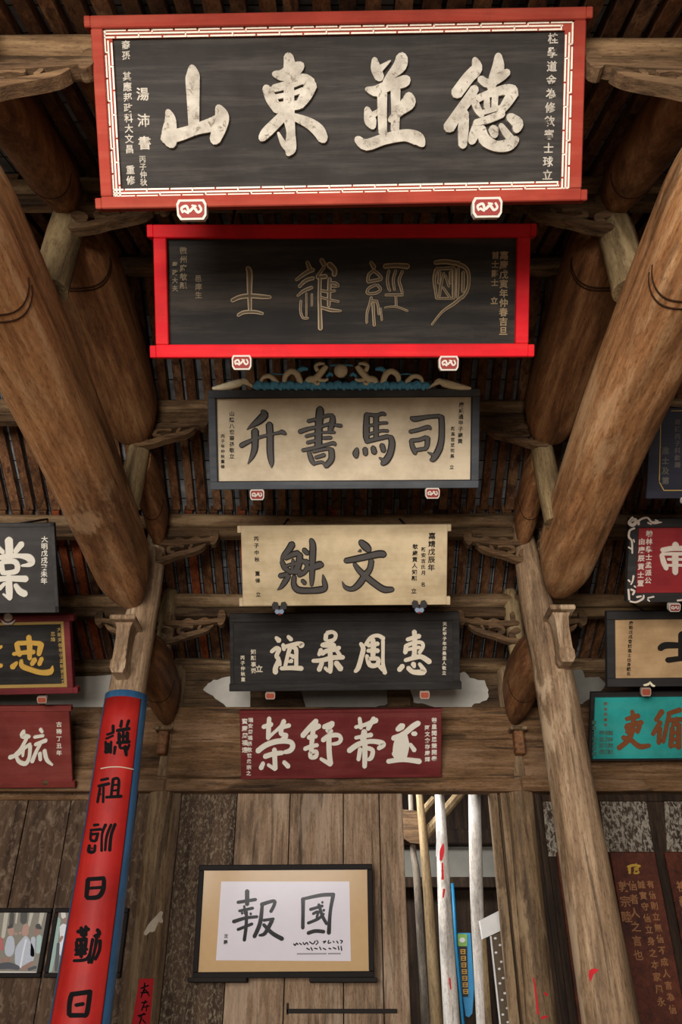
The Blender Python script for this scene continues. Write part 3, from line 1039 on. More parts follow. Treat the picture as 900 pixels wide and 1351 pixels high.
b.text('裔孫 其應邦政科大文昌 重修', 166, 53, 245, 'p1_white', 0, 173, .95)
b.text('湯 沛', 188, 116, 168, 'p1_white', 0, 190, 1.1)
b.text('書', 191, 176, 202, 'p1_white', 0, None, .75)
b.text('丙子仲秋', 188, 205, 246, 'p1_white', 0, 190, 1)
b.text('桂學道金為修飲賓士球立', 730, 42, 240, 'p1_white', 0, 722, .85)
bracket_block(b, 255, 279, 40, 26, 'white-edged red support block under left end of the great plaque', 'supports under the great plaque')
bracket_block(b, 641, 276, 40, 26, 'white-edged red support block under right end of the great plaque', 'supports under the great plaque')

# ---------------------------------------------------------------- 2 bright red frame
b = B2 = Board((202, 298), (696, 297), (696, 471), (207, 473), 5.55, .985)
b.thing('name_plaque', 'black plaque in a bright red frame with gold seal-script characters', 'plaque')
hangers(b, 3.9, 6.9)
b.part(MB().cbox(-b.w / 2 + .03, b.w / 2 - .03, .03, b.h - .03, -.05, 0, .004), 'board', 'p2_black')
bars(b, 17, 'p2_red', -.05, .045, (8, 16))
g2 = ['425,215,60 445,280,75 445,500,60 450,710,45|240,600,50 330,560,55 450,545,60 600,555,55 690,560,40|310,775,40 380,740,45 500,735,45 600,755,35']
b.outlined(g2, 280, 330, 9, 'p2_gold', 'gold_core', 0, .008, .5)
b.outlined(['320,100,45 350,180,60|390,190,50 300,230,50 190,310,35|390,290,45 300,320,45 225,390,40|375,400,40 280,440,40 205,500,25|245,560,30 240,680,30 270,760,30 330,765,25|310,470,22 310,740,22|375,480,25 375,620,25|490,75,60 520,130,60|580,130,80 640,190,70 640,250,60|540,270,60 440,280,50|520,160,40 440,270,40|470,300,45 465,500,45 470,700,50 475,890,55|585,300,50 580,460,50 575,620,40|490,440,35 560,450,35 650,440,30|485,520,30 560,540,30 690,570,30|490,640,35 600,670,45 720,680,25|600,350,35 650,350,40 690,385,30 620,395,25'], 370, 335, 9, 'p2_gold', 'gold_core', 0, .008, .5)
b.outlined(['265,100,40 300,160,60|300,200,40 240,250,40 230,330,40|300,200,40 360,250,40 385,300,40 300,320,40 230,335,40|320,370,35 240,410,35 225,470,35 330,465,35 380,420,35 340,370,35|270,520,35 250,600,30 220,700,30 215,820,25|290,590,40 295,700,35 305,850,35|330,560,30 350,620,30 360,720,28|380,650,25 395,790,25|270,555,30 340,565,30|430,150,60 560,140,60 700,150,70|480,200,35 460,300,35 470,390,35 490,440,30|560,200,35 530,310,35 545,430,30|640,210,35 600,310,35 620,400,35 640,470,30|440,490,30 640,490,35|560,500,30 565,620,30|430,640,20 560,630,25 700,680,25'], 460, 335, 9, 'p2_gold', 'gold_core', 0, .008, .5)
b.outlined(['220,105,55 340,95,60 500,120,60|490,125,55 570,160,50 610,230,45 615,350,40 590,450,40 540,520,40|540,510,40 430,600,40 300,690,30 180,840,25|230,190,50 205,300,40 220,430,35 235,530,35|235,530,30 420,530,30|440,180,50 440,350,50 435,530,40|230,180,40 440,170,40|270,220,40 260,350,40|320,230,30 280,400,35 270,500,30|340,260,30 380,390,30|310,400,30 390,520,30|400,220,40 400,350,40|490,180,40 485,350,40 480,520,35|550,220,40 545,450,40'], 550, 335, 9, 'p2_gold', 'gold_core', 0, .008, .5)
b.text('嘉慶戊寅年仲春吉旦', 665, 331, 443, 'p2_gold', 0, 664, 1.0)
b.text('首士鄭士 立', 654, 331, 403, 'p2_gold', 0, 652, .9)
M['p2_faint'] = plain('faint gold', '6b5a3e', .6, .3)
b.text('徽州府歙縣', 242, 325, 383, 'p2_faint', 0, None, .9)
b.text('邑庠生', 262, 362, 395, 'p2_faint', 0, None, .9)
b.text('奉政大夫', 231, 344, 386, 'p2_faint', 0, None, .8)
bracket_block(b, 320, 479, 26, 19, 'small red support block under left end of the bright red plaque', 'supports under the bright red plaque')
bracket_block(b, 591, 480, 26, 19, 'small red support block under right end of the bright red plaque', 'supports under the bright red plaque')

# ---------------------------------------------------------------- 3 dragon crest
b = B3 = Board((274, 515), (630, 513), (632, 643), (277, 646), 7.0, .985)
b.thing('name_plaque', 'pale plaque in a slate frame under a carved dragon crest', 'plaque')
hangers(b, 6.4, 6.86)
b.part(MB().cbox(-b.w / 2 + .03, b.w / 2 - .03, .03, b.h - .03, -.05, 0, .004), 'board', 'p3_board')
bars(b, 10, 'p3_slate', -.05, .04)
dk = MB()
f = 10 * b.px
x, hh = b.w / 2 - f, b.h - f
t = .9 * b.px
for q in ((-x, x, hh - t, hh), (-x, x, f, f + t), (-x, -x + t, f, hh), (x - t, x, f, hh)):
    dk.box(*q, .0, .03)
b.part(dk, 'inner_border', 'ink_black')
b.outlined(['420,115,60 440,160,105 370,230,95 290,285,50 235,330,12|330,345,95 330,450,88 325,560,82 295,650,60 245,735,12|500,270,90 508,400,88 510,600,88 525,720,65 525,780,15|165,520,65 220,490,60 330,440,45 460,400,40 600,370,40 650,360,60 690,380,40'], 300, 530, 9, 'ink_black', 'ink', 0, .012, .68)
b.outlined(['380,85,90 378,150,105 365,300,98 360,520,98|240,230,50 350,205,48 460,165,48 530,160,48|530,170,60 530,230,80 505,320,72 490,350,50|140,355,60 250,320,52 400,290,48 500,260,48|560,275,42 630,285,50|215,410,42 330,380,42|230,485,45 330,460,42|400,365,32 550,360,42|420,430,45 510,425,45|175,575,45 300,550,48 450,510,44 540,490,48 560,510,40|250,600,55 280,690,65 310,740,45|300,590,45 420,565,42 500,555,42|515,570,75 515,680,80 450,760,70|300,735,40 400,715,40 440,750,40|330,660,45 430,630,50'], 380, 530, 9, 'ink_black', 'ink', 0, .012, .68)
b.outlined(['305,150,70 300,300,85 300,420,80 310,480,50|310,150,50 420,160,50 490,140,50 525,155,40|415,170,72 415,300,72 415,430,66|330,285,40 470,255,40 545,250,40|330,385,40 470,345,40 555,345,40|300,470,60 430,440,58 560,410,58|590,420,72 605,500,85 580,620,88 530,700,90 490,735,60|500,690,50 455,665,25|190,560,50 175,610,82 180,650,60|285,560,68 290,620,62|380,545,68 395,600,74|485,515,68 505,580,68'], 450, 530, 9, 'ink_black', 'ink', 0, .012, .68)
b.outlined(['205,190,50 250,205,72 400,180,55 540,170,55|560,180,75 565,300,75 560,450,80 530,570,88 470,670,80 440,690,50|480,640,55 400,600,18|190,355,50 300,330,52 400,300,56 430,320,42|200,460,50 220,540,65 250,610,55|200,460,52 300,450,52 380,420,52|395,430,70 390,520,60 370,560,50|240,575,50 380,555,50'], 520, 530, 9, 'ink_black', 'ink', 0, .012, .68)
b.text('山陰八世裔孫敬立', 306, 542, 606, 'ink_black', 0, None, .9)
b.text('丙子年仲秋重修', 294, 572, 619, 'ink_black', 0, None, .85)
b.text('唐咸通甲子歲貢', 609, 530, 586, 'ink_black', 0, 607, .9)
b.text('新馬官至司馬 立', 598, 562, 620, 'ink_black', 0, 596, .85)
# crest: two dragons, pearl, waves
M['crest_cream'] = plain('crest cream', 'ecd8b4', .6, .3, 0, .3, 50)
M['crest_blue'] = plain('crest blue', '5aa6cc', .6, .3, 0, .35, 60)
cr = b.part(MB().cbox(-.78, .78, b.h - .002, b.h + .03, -.035, .03, .006), 'crest_base', 'p3_slate')
def cp(u, v, z):
    x, y = b.loc(320 + u / 3.46, 470 + v / 3.46)
    return Vector((x, y, z + .03))
def tubes(lst, mat, nm, par):
    mb = MB()
    for pts in lst:
        q = smooth_path(pts, 5)
        mb.tube([cp(p[0], p[1], p[2] * .001) for p in q], [p[3] * 1.15 / 3.46 * b.px for p in q], 8)
    return b.part(mb, nm, mat, par)
def mir(l):
    return [[(905 - a, c, d, e) for a, c, d, e in pts] for pts in l]
body = [[(80, 128, 0, 5), (95, 100, 15, 8), (125, 92, 25, 10), (152, 112, 10, 10), (165, 135, -10, 9)],
        [(190, 128, -10, 9), (198, 90, 15, 11), (225, 70, 25, 12), (250, 82, 25, 13), (265, 118, 5, 12), (275, 138, -10, 9)],
        [(290, 135, 0, 10), (305, 108, 15, 13), (330, 105, 25, 14), (350, 88, 30, 13), (372, 62, 35, 12), (385, 45, 40, 9)],
        [(345, 70, 35, 9), (335, 48, 35, 8), (350, 36, 35, 7), (376, 36, 30, 5)],
        [(340, 105, 25, 8), (372, 112, 30, 7), (392, 104, 32, 5)], [(318, 110, 20, 8), (338, 128, 25, 8), (356, 122, 25, 5)]]
waves = [[(60 + 36 * i, 146, 0, 15), (75 + 36 * i, 126 + (i % 2) * 6, 12, 14), (92 + 36 * i, 142, 5, 13)] for i in range(22)]
tubes(waves, 'crest_blue', 'waves', cr)
crestblue = [[(255, 68, 5, 9), (275, 58, 10, 10), (300, 60, 8, 6)], [(400, 44, 0, 3), (420, 42, 0, 4), (452, 40, 0, 4), (485, 42, 0, 4), (505, 44, 0, 3)], [(110, 88, 0, 2), (150, 82, 0, 3), (195, 84, 0, 2)],
             [(385, 95, 0, 6), (400, 80, 5, 7), (412, 92, 0, 5)]]
tubes(crestblue + mir(crestblue), 'crest_blue', 'clouds', cr)
tubes(body, 'crest_cream', 'dragon', cr)
tubes(mir(body), 'crest_cream', 'dragon', cr)
p = cp(449, 68, .02)
b.part(MB().ball(p, 31 / 3.46 * b.px, 10, (1, 1, .6)), 'pearl', 'crest_cream', cr)
leaf = [[(-135, 148, 0, 6), (-80, 140, 0, 14), (-20, 125, 5, 16), (10, 118, 5, 10), (60, 146, 0, 4)], [(-20, 118, 5, 6), (10, 108, 8, 6), (30, 120, 5, 4)]]
tubes(leaf, 'crest_cream', 'leaf_end', cr)
tubes(mir(leaf), 'crest_cream', 'leaf_end', cr)
bracket_block(b, 340, 652, 19, 14, 'tiny white-edged red support under left end of the dragon-crested plaque', 'supports under the dragon-crested plaque')
bracket_block(b, 570, 650, 19, 14, 'tiny white-edged red support under right end of the dragon-crested plaque', 'supports under the dragon-crested plaque')

# ---------------------------------------------------------------- 4 two characters on straw-coloured board
b = B4 = Board((319, 694), (591, 692), (590, 798), (320, 800), 8.0, .985)
b.thing('name_plaque', 'unframed straw-coloured plaque with two large dark characters', 'plaque')
hangers(b, 7.56, 6.22)
b.part(MB().cbox(-b.w / 2, b.w / 2, 0, b.h, -.045, 0, .006), 'board', 'p4_board')
e = MB()
for sx in (-1, 1):
    for yy in ((b.h - 9 * b.px, b.h), (0, 11 * b.px)):
        a, c_ = sorted((sx * b.w / 2, sx * (b.w / 2 + 4.5 * b.px)))
        e.cbox(a - .002, c_ + .002, yy[0], yy[1], -.045, .002, .004)
b.part(e, 'corner_ears', 'p4_board')
b.outlined(['320,205,90 280,270,85 220,340,65 190,400,30|200,410,60 230,480,72 280,520,60|240,370,60 330,325,75 390,310,75|410,330,85 400,430,90 360,530,95|330,390,40 320,500,45|250,460,40 400,420,50|290,530,65 420,530,75|430,400,60 480,420,62 500,480,62 460,540,62 400,570,62|175,580,62 260,560,62|280,580,62 240,640,72 190,710,50 145,745,10|345,590,62 340,680,74 390,745,84 520,755,76 650,745,84 710,720,72 700,640,60 685,570,20|440,635,48 470,665,55|545,155,60 565,220,84 560,400,84 555,600,66 550,690,40|460,270,62 500,310,64|480,400,50 520,420,40|480,500,62 560,480,74 640,450,95 670,450,74'], 350, 695, 9, 'ink_black', 'ink', 0, .012, .68)
b.outlined(['325,180,78 380,230,105 420,270,85|320,280,40 290,292,6|145,400,68 260,380,80 400,350,84 540,320,90 600,325,85|450,400,72 430,500,74 370,580,84 300,680,84 220,735,62 140,715,50 105,650,12|250,440,52 310,520,74 400,600,84 500,680,84 600,740,84 700,740,62'], 440, 695, 9, 'ink_black', 'ink', 0, .012, .68)
b.text('嘉靖戊辰年', 570, 702, 754, 'ink_black', 0, 569, .95)
b.text('歙歲貢人知縣 立', 548, 717, 784, 'ink_black', 0, 546, .9)
b.text('新安吉氏月 名', 559, 721, 775, 'ink_black', 0, 558, .85)
b.text('丙子中秋 重修 立', 338, 706, 789, 'ink_black', 0, 341, .75)
bracket_block(b, 369, 802, 20, 18, 'dark butterfly support at left under the straw-coloured plaque', 'butterfly supports', 'butterfly', .5)
bracket_block(b, 553, 800, 20, 18, 'dark butterfly support at right under the straw-coloured plaque', 'butterfly supports', 'butterfly', .5)

# ---------------------------------------------------------------- 5 black board, four cream characters
b = B5 = Board((301, 810), (606, 807), (606, 909), (305, 912), 8.7, 1.0)
b.thing('name_plaque', 'black plaque with four cream characters above the maroon plaque', 'plaque')
hangers(b, 8.5, 5.72)
b.part(MB().cbox(-b.w / 2, b.w / 2, 0, b.h, -.05, 0, .006), 'board', 'p5_black')
e = MB()
for a, c_, y0, y1 in ((-b.w / 2, b.w / 2, b.h - 11 * b.px, b.h), (-b.w / 2 - .01, b.w / 2 + .015, 0, 10 * b.px)):
    e.cbox(a, c_, y0, y1, -.052, .018, .005)
b.part(e, 'rails', 'p5_black')
b.part(MB().cbox(b.w / 2 - 9 * b.px, b.w / 2, 10 * b.px, b.h - 11 * b.px, -.05, .012, .004), 'stile', 'p5_black')
b.part(MB().cbox(-b.w / 2, -b.w / 2 + 5 * b.px, 10 * b.px, b.h - 11 * b.px, -.05, .012, .004), 'stile', 'p5_black')
b.glyphs(['145,120,34 175,150,54|265,110,38 295,140,44|100,260,38 150,225,44 180,240,44|180,240,38 150,300,44 170,340,44 140,420,50 140,465,54|175,350,44 185,390,34|215,190,38 225,240,38|225,215,38 300,192,38 370,180,44 405,190,48 385,205,44|280,230,44 255,320,38 235,410,38|290,215,34 340,230,44 345,320,40 345,410,40|280,290,28 320,310,44|270,360,24 300,350,44|195,425,38 300,420,44 400,425,48', '650,75,44 700,65,38 735,90,38 720,140,38 660,160,44|640,90,44 635,140,44|600,195,44 660,190,64 720,200,54|590,240,44 570,290,38|600,280,44 650,250,44 720,240,44 770,220,44|510,350,38 600,345,44 700,320,48 810,315,44|680,270,48 685,380,48 680,460,44|600,370,44 570,440,48|630,420,34 660,450,34|740,370,54 785,430,58|740,240,40 780,300,40'], 345, 825, 7.5, 'p5_white', 0, .01)
b.glyphs(['120,180,38 145,230,48 125,320,48 95,420,48 65,455,34|170,190,38 220,120,38 290,100,38 345,130,44|340,150,38 340,270,34 340,380,38 360,470,44|300,400,36 340,440,40|240,140,48 245,220,54 240,300,48|195,200,38 290,180,44|190,250,38 290,250,48|180,300,38 210,390,48 280,390,44 290,330,44 200,330,38', '650,60,48 655,140,48 650,300,48|580,140,38 700,105,48|570,200,44 560,270,44|570,200,38 650,170,38 720,170,38 735,210,38 700,270,38|580,240,34 700,215,34|560,345,38 650,320,44 720,310,48 800,360,54|640,300,44|500,440,48 535,400,48|590,420,48 640,460,48 740,460,58 730,420,44 700,380,34|640,380,54 650,410,34'], 460, 825, 7.5, 'p5_white', 0, .01)
b.text('天啟甲子年周桑里人敬立', 587, 820, 891, 'p5_white', 0, 586, .9)
b.text('知縣事張', 334, 856, 889, 'p5_white', 0, 335, .9)
b.text('丙子仲秋重', 320, 864, 900, 'p5_white', 0, 321, .85)
b.text('立', 342, 876, 889, 'p5_white', 0, None, .8)
bracket_block(b, 357, 917, 13, 9, 'rust-red support block under left part of the black four-character plaque', 'supports under the black plaque', 'worn', .5)
bracket_block(b, 560, 916, 13, 10, 'rust-red support block under right part of the black four-character plaque', 'supports under the black plaque', 'worn', .5)

# ---------------------------------------------------------------- 6 maroon board on the lintel
b = B6 = Board((314, 938), (580, 935), (583, 1025), (318, 1028), 9.13, .988)
b.thing('name_plaque', 'maroon plaque with four white characters on the lintel', 'plaque')
b.part(MB().cbox(-b.w / 2, b.w / 2, 0, b.h, -.05, 0, .006), 'board', 'p6_red')
e = MB()
for y0, y1 in ((b.h - 4 * b.px, b.h), (0, 4 * b.px)):
    e.cbox(-b.w / 2 - .006, b.w / 2 + .006, y0, y1, -.05, .008, .004)
b.part(e, 'rails', 'p6_red')
b.glyphs(['210,85,40 205,180,44 200,270,38|155,165,38 230,140,44|200,265,32 260,210,28 320,160,38|345,110,44 320,180,44 320,230,44|320,170,38 395,150,38|320,230,38 370,240,38|370,250,34 330,280,44|105,385,48 180,330,48 290,295,48 400,300,44 425,340,48 400,380,44 350,395,34|170,435,44 250,410,44 330,400,38|258,370,44 262,470,44 265,545,44|265,550,34 200,510,28|155,495,38 135,540,44|345,485,38 385,525,44', '640,110,48 580,170,48 515,245,48|610,150,44 670,155,38|670,160,34 600,200,34|570,260,44 640,250,34|610,200,44 600,300,44|535,365,38 600,340,38 650,330,34|600,260,38 595,380,44|585,400,38 590,440,38 635,435,38 640,390,38 590,395,30|710,165,44 790,130,44|790,140,38 740,200,38 780,200,34|700,285,44 760,245,44 840,240,38 865,275,38 840,310,34 790,320,28|755,260,48 758,400,48 770,500,48|770,505,44 680,455,28'], 325, 935, 6.923, 'white_letter', 0, .01)
b.glyphs(['190,80,32 200,160,38|155,155,28 250,130,34 330,95,48|310,80,38 260,170,38|230,190,48 220,260,54|155,245,28 290,220,38|100,355,44 180,300,44 280,275,38 370,285,44 390,305,44 350,335,34|195,340,38 180,430,34|235,290,44 235,400,44 232,490,38|250,330,34 300,350,38 290,410,38 265,430,28', '510,175,40 545,150,56 560,140,40|475,250,44 560,215,44 640,150,48 690,120,44|640,210,34 665,210,38|560,220,74 545,300,134 530,400,124|480,380,44 520,390,60|620,300,30 655,350,40|430,445,38 560,430,38 700,445,44'], 445, 935, 6.43, 'white_letter', 0, .01)
b.text('翁皇聞恩榮開泰', 573, 946, 1005, 'white_letter', 0, 573, .9)
b.text('阿文倉存慶輝', 564, 956, 1006, 'white_letter', 0, 564, .85)
b.text('瑞安周福孫敬世承宗之', 331, 946, 1024, 'white_letter', 0, 328, .85)
b.text('寶慶周福遠', 323, 947, 994, 'white_letter', 0, 323, .85)

# ---------------------------------------------------------------- left bay
b = Board((-190, 692), (78, 690), (78, 808), (-186, 810), 8.0, .985)
b.thing('name_plaque', 'grey-black plaque with one white character, upper left above the gilt one', 'plaque')
hangers(b, 7.56, 6.22)
b.part(MB().cbox(-b.w / 2, b.w / 2, 0, b.h, -.045, 0, .006), 'board', 'grey_board')
e = MB()
f = 5 * b.px
for q in ((-b.w / 2, b.w / 2, 0, 9 * b.px), (-b.w / 2, b.w / 2, b.h - f, b.h), (-b.w / 2, -b.w / 2 + f, 0, b.h), (b.w / 2 - f, b.w / 2, 0, b.h)):
    e.cbox(*q, -.047, .008, .004)
b.part(e, 'rim', 'grey_board')
b.glyphs(['105,190,92 110,280,88 110,380,82|250,235,72 180,320,60|-20,280,60 40,330,50|-40,400,50 100,370,62 230,370,52 330,390,84 360,440,84 330,470,52 250,480,25|20,450,62 30,540,62|30,440,52 150,430,62 200,470,62 190,540,62 100,560,52 30,560,52|-40,635,62 100,625,62 300,630,74|105,600,62 110,750,80 115,850,60|110,850,40 40,800,18|60,680,40 0,740,50|180,700,50 230,770,74 290,800,74'], 0, 690, 8.57, 'white_letter', 0, .012)
b.text('大明戊戌癸未年', 59, 707, 771, 'white_letter', 0, 58, 1.0)
b = Board((-150, 816), (93, 810), (101, 914), (-150, 918), 8.7, .99)
b.thing('name_plaque', 'dark plaque with gilt characters, maroon frame and gold inner border', 'plaque')
hangers(b, 8.5, 5.72)
b.part(MB().cbox(-b.w / 2 + .03, b.w / 2 - .03, .02, b.h - .02, -.05, 0, .004), 'board', 'p5_black')
bars(b, 8, 'maroon', -.05, .04, (6, 8))
e = MB()
i0, i1 = 8 * b.px, 12.5 * b.px
x, h = b.w / 2, b.h
for q in ((-x + i0, x - i0, i0, i1), (-x + i0, x - i0, h - i1, h - i0), (-x + i0, -x + i1, i1, h - i1), (x - i1, x - i0, i1, h - i1)):
    e.cbox(*q, 0, .02, .004)
b.part(e, 'gilt_border', 'gold_trim')
b.glyphs(['315,285,55 325,380,60 325,520,48|185,360,52 200,430,54 220,480,52|190,355,48 330,350,48 440,360,54|450,365,62 435,430,58 425,475,48|150,470,38 300,450,48 370,450,48|140,610,64 185,565,38|235,540,38 245,600,54 340,640,54 450,670,54 550,660,62 572,600,15|380,530,58 350,580,48|455,520,48 430,580,48', '-30,420,34 20,390,34|-30,600,44 20,595,44'], 0, 805, 8.18, 'gold', 0, .014)
b.text('大明天啓甲子孟秋吉旦立', 78, 827, 903, 'gold_trim', 0, 84, .9)
b.text('恩綸', 70, 833, 847, 'gold_trim', 0, None, .9)
m_ = b.fn(.045)
lt = MB()
p = m_(13, 813, 0)
lt.ball(p, 6 * b.px, 8, (1, 1, .6))
for sx in (-1, 1):
    lt.tube([m_(13 + sx * q, 816 + r, 0) for q, r in ((0, 6), (5, 5), (10, 0))], [.012, .014, .004], 8)
b.part(lt, 'lotus_bud', 'seal_white')
bracket_block(b, 57, 922, 13, 9, 'maroon support block under the gilt-character plaque', None, 'worn', .5)
b = Board((-150, 932), (98, 932), (96, 1038), (-150, 1041), 9.0, .988)
b.thing('name_plaque', 'brick-red plaque with one flowing white character, left of the couplet', 'plaque')
M['brick'] = paint('brick red paint', '7c352f', '8a4a41', 'x', .3, .85, .1)
b.part(MB().cbox(-b.w / 2, b.w / 2, 0, b.h, -.05, 0, .006), 'board', 'brick')
e = MB()
for y0, y1 in ((b.h - 7 * b.px, b.h), (0, 8 * b.px)):
    e.cbox(-b.w / 2 - .02, b.w / 2 + .028, y0, y1, -.05, .01, .004)
b.part(e, 'rails', 'brick')
b.part(MB().ball((*b.loc(60, 1033), .0), 5 * b.px, 6, (1, .8, .4)), 'knot', 'tie')
b.glyphs(['260,320,40 250,370,64 320,380,38|290,400,38 230,510,38 170,570,34|110,605,48 200,570,38 260,510,38 330,460,34|180,590,34 210,650,44 280,670,48 320,600,38 330,480,44|260,500,34 250,590,28|350,650,44 400,530,38 440,460,34|440,300,38 460,330,34|375,385,34 470,370,34|385,465,38 500,420,44|435,560,44 440,630,38|485,530,44 510,630,44 570,685,20'], 0, 925, 8.18, 'white_letter', 0, .012)
b.text('古稀丁丑年', 78, 951, 998, 'white_letter', 0, 78, .8)

# ---------------------------------------------------------------- right bay
b = Board((852, 538), (1100, 536), (1100, 657), (852, 658), 7.0, .985)
b.thing('name_plaque', 'blue-black plaque with thin gold line, half hidden by the right beam', 'plaque')
hangers(b, 6.4, 6.86)
b.part(MB().cbox(-b.w / 2, b.w / 2, 0, b.h, -.05, 0, .006), 'board', 'navy')
mb = MB()
for st in ([(886, 542, 1.2), (1090, 541, 1.2)], [(872, 543, 1.2), (870, 634, 1.2)], [(870, 636, 1.2), (876, 647, 1.2)], [(876, 647, 1.2), (1090, 646, 1.2)]):
    ribbon(mb, st, b.fn(0), .004, 3)
b.part(mb, 'gilt_line', 'gold_trim')
M['navy_letter'] = plain('dull lettering', '5c564c', .6, .3)
b.text('崇禎丙子科欽賜', 894, 552, 618, 'navy_letter', 0, None, .9)
b.text('進士及第', 878, 588, 641, 'navy_letter', 0, None, .8)
bracket_block(b, 902, 660, 8, 8, 'pale support knob under the blue-black plaque', None, 'seal', .5)
b = Board((826, 684), (1080, 682), (1080, 792), (824, 794), 8.0, .985)
b.thing('name_plaque', 'crimson plaque in a black frame painted with white vines', 'plaque')
hangers(b, 7.56, 6.22)
b.part(MB().cbox(-b.w / 2 + .02, b.w / 2 - .02, .02, b.h - .02, -.05, 0, .004), 'board', 'crimson')
bars(b, 12, 'frame_black', -.05, .03)
vine = ['300,110,30 260,170,40 300,200,40 340,160,40 330,130,30 280,150,30','370,190,30 380,140,25 470,110,22 520,160,25 560,170,35 640,165,14|480,170,20 520,190,16|570,140,20 600,150,14','320,235,22 265,265,24 255,340,24 290,390,22 295,530,18|250,460,18 285,480,20|310,370,18 320,400,14',
        '310,800,24 300,860,18 280,900,16|250,850,24 270,870,16|250,960,22 260,1080,24|280,960,24 320,980,24 300,1020,22|320,920,20 335,935,14','270,1100,20 340,1110,20 420,1070,24 430,1030,20|350,1050,24 400,1040,20','480,1060,16 550,1045,20|480,1080,22 500,1100,14','830,1090,20 900,1080,20 960,1040,18']
for t in vine:
    mb = MB()
    glyph(mb, t, 800, 670, 9, b.fn(.03), .004, 1)
    b.part(mb, 'vine_painting', 'pale_letter')
b.glyphs(['818,430,76 820,480,76|660,500,54 780,480,60 910,480,60|655,560,54 680,650,64 710,720,54|660,545,38 900,545,42|730,610,32 910,610,32|720,680,32 910,680,32|815,560,76 815,770,66|975,560,54 960,700,60'], 800, 670, 9, 'pale_letter', 0, .012)
b.text('翰林學士孟派公', 857, 699, 771, 'pale_letter', 0, 855, .9)
b.text('由庚辰貢士置', 847, 709, 775, 'pale_letter', 0, 845, .85)
bracket_block(b, 888, 800, 15, 11, 'small red support under the crimson vine-framed plaque', None, 'seal', .5)
b = Board((800, 806), (1070, 804), (1075, 903), (799, 906), 8.7, 1.0)
b.thing('name_plaque', 'tan plaque in a thick black frame over the turquoise one', 'plaque')
hangers(b, 8.5, 5.72)
b.part(MB().cbox(-b.w / 2 + .02, b.w / 2 - .02, .02, b.h - .02, -.05, 0, .004), 'board', 'tan_board')
bars(b, 11, 'frame_black', -.05, .03)
b.glyphs(['660,495,62 720,460,70 900,460,60 1000,450,62|900,340,84 900,600,84|740,620,58 900,600,54 1000,600,58'], 790, 795, 8.18, 'ink_black', 0, .012)
b.text('康熙戊戌會試進士出身題名', 833, 819, 892, 'ink_black', 0, 829, .95)
bracket_block(b, 851, 912, 13, 11, 'rust support block under the tan plaque', None, 'worn', .5)
mb = MB()
for st in strokes('848,903,2 853,902,3 857,899,1|856,899,2 859,903,3 862,904,2'):
    ribbon(mb, st, b.fn(.031), .01, 3)
b.part(mb, 'carved_sprig', 'crest_cream')
b = Board((779, 922), (1040, 918), (1045, 1000), (781, 1001), 9.0, .988)
b.thing('name_plaque', 'turquoise plaque with brown characters behind the bare column', 'plaque')
b.part(MB().cbox(-b.w / 2, b.w / 2, 0, b.h, -.03, 0, .005), 'board', 'teal')
b.part(MB().cbox(-b.w / 2 - .04, b.w / 2 + .04, -.04, b.h + .05, -.08, -.03, .005), 'dark_backing', 'frame_black')  # black sheet behind the turquoise one, showing past its edges
b.glyphs(['445,230,38 455,330,44 430,440,54 400,500,44 320,565,44|390,300,34 500,270,44|390,370,44 410,420,34|390,360,34 530,330,44|510,360,44 490,420,34|390,420,28 490,400,28|360,470,44 430,490,44 510,550,48 600,540,34', '715,230,48 660,310,38|700,330,44 630,440,34|695,380,44 685,520,38|780,260,38 750,400,38 725,510,34|770,250,34 880,215,44|790,310,38 920,300,38|810,380,44 795,550,44|870,370,44 865,560,48|810,350,34 880,350,34|810,430,28 860,420,28|810,490,28 860,480,28|800,545,28 860,540,28|850,290,30 850,340,30'], 770, 905, 6.92, 'brown_letter', 0, .01)
M['teal_letter'] = plain('dim lettering', '4a6a5c', .6, .3)
b.text('同治丙寅年', 799, 925, 960, 'brown_letter', 0, None, .7)
b.text('奉旨旌表', 794, 963, 996, 'teal_letter', 0, None, .9)
b.text('孝友可風', 801, 963, 996, 'teal_letter', 0, None, .9)
b.text('重修題記', 806, 963, 996, 'teal_letter', 0, None, .8)
b.text('賜進士出身知縣', 784, 950, 998, 'teal_letter', 0, None, .9)

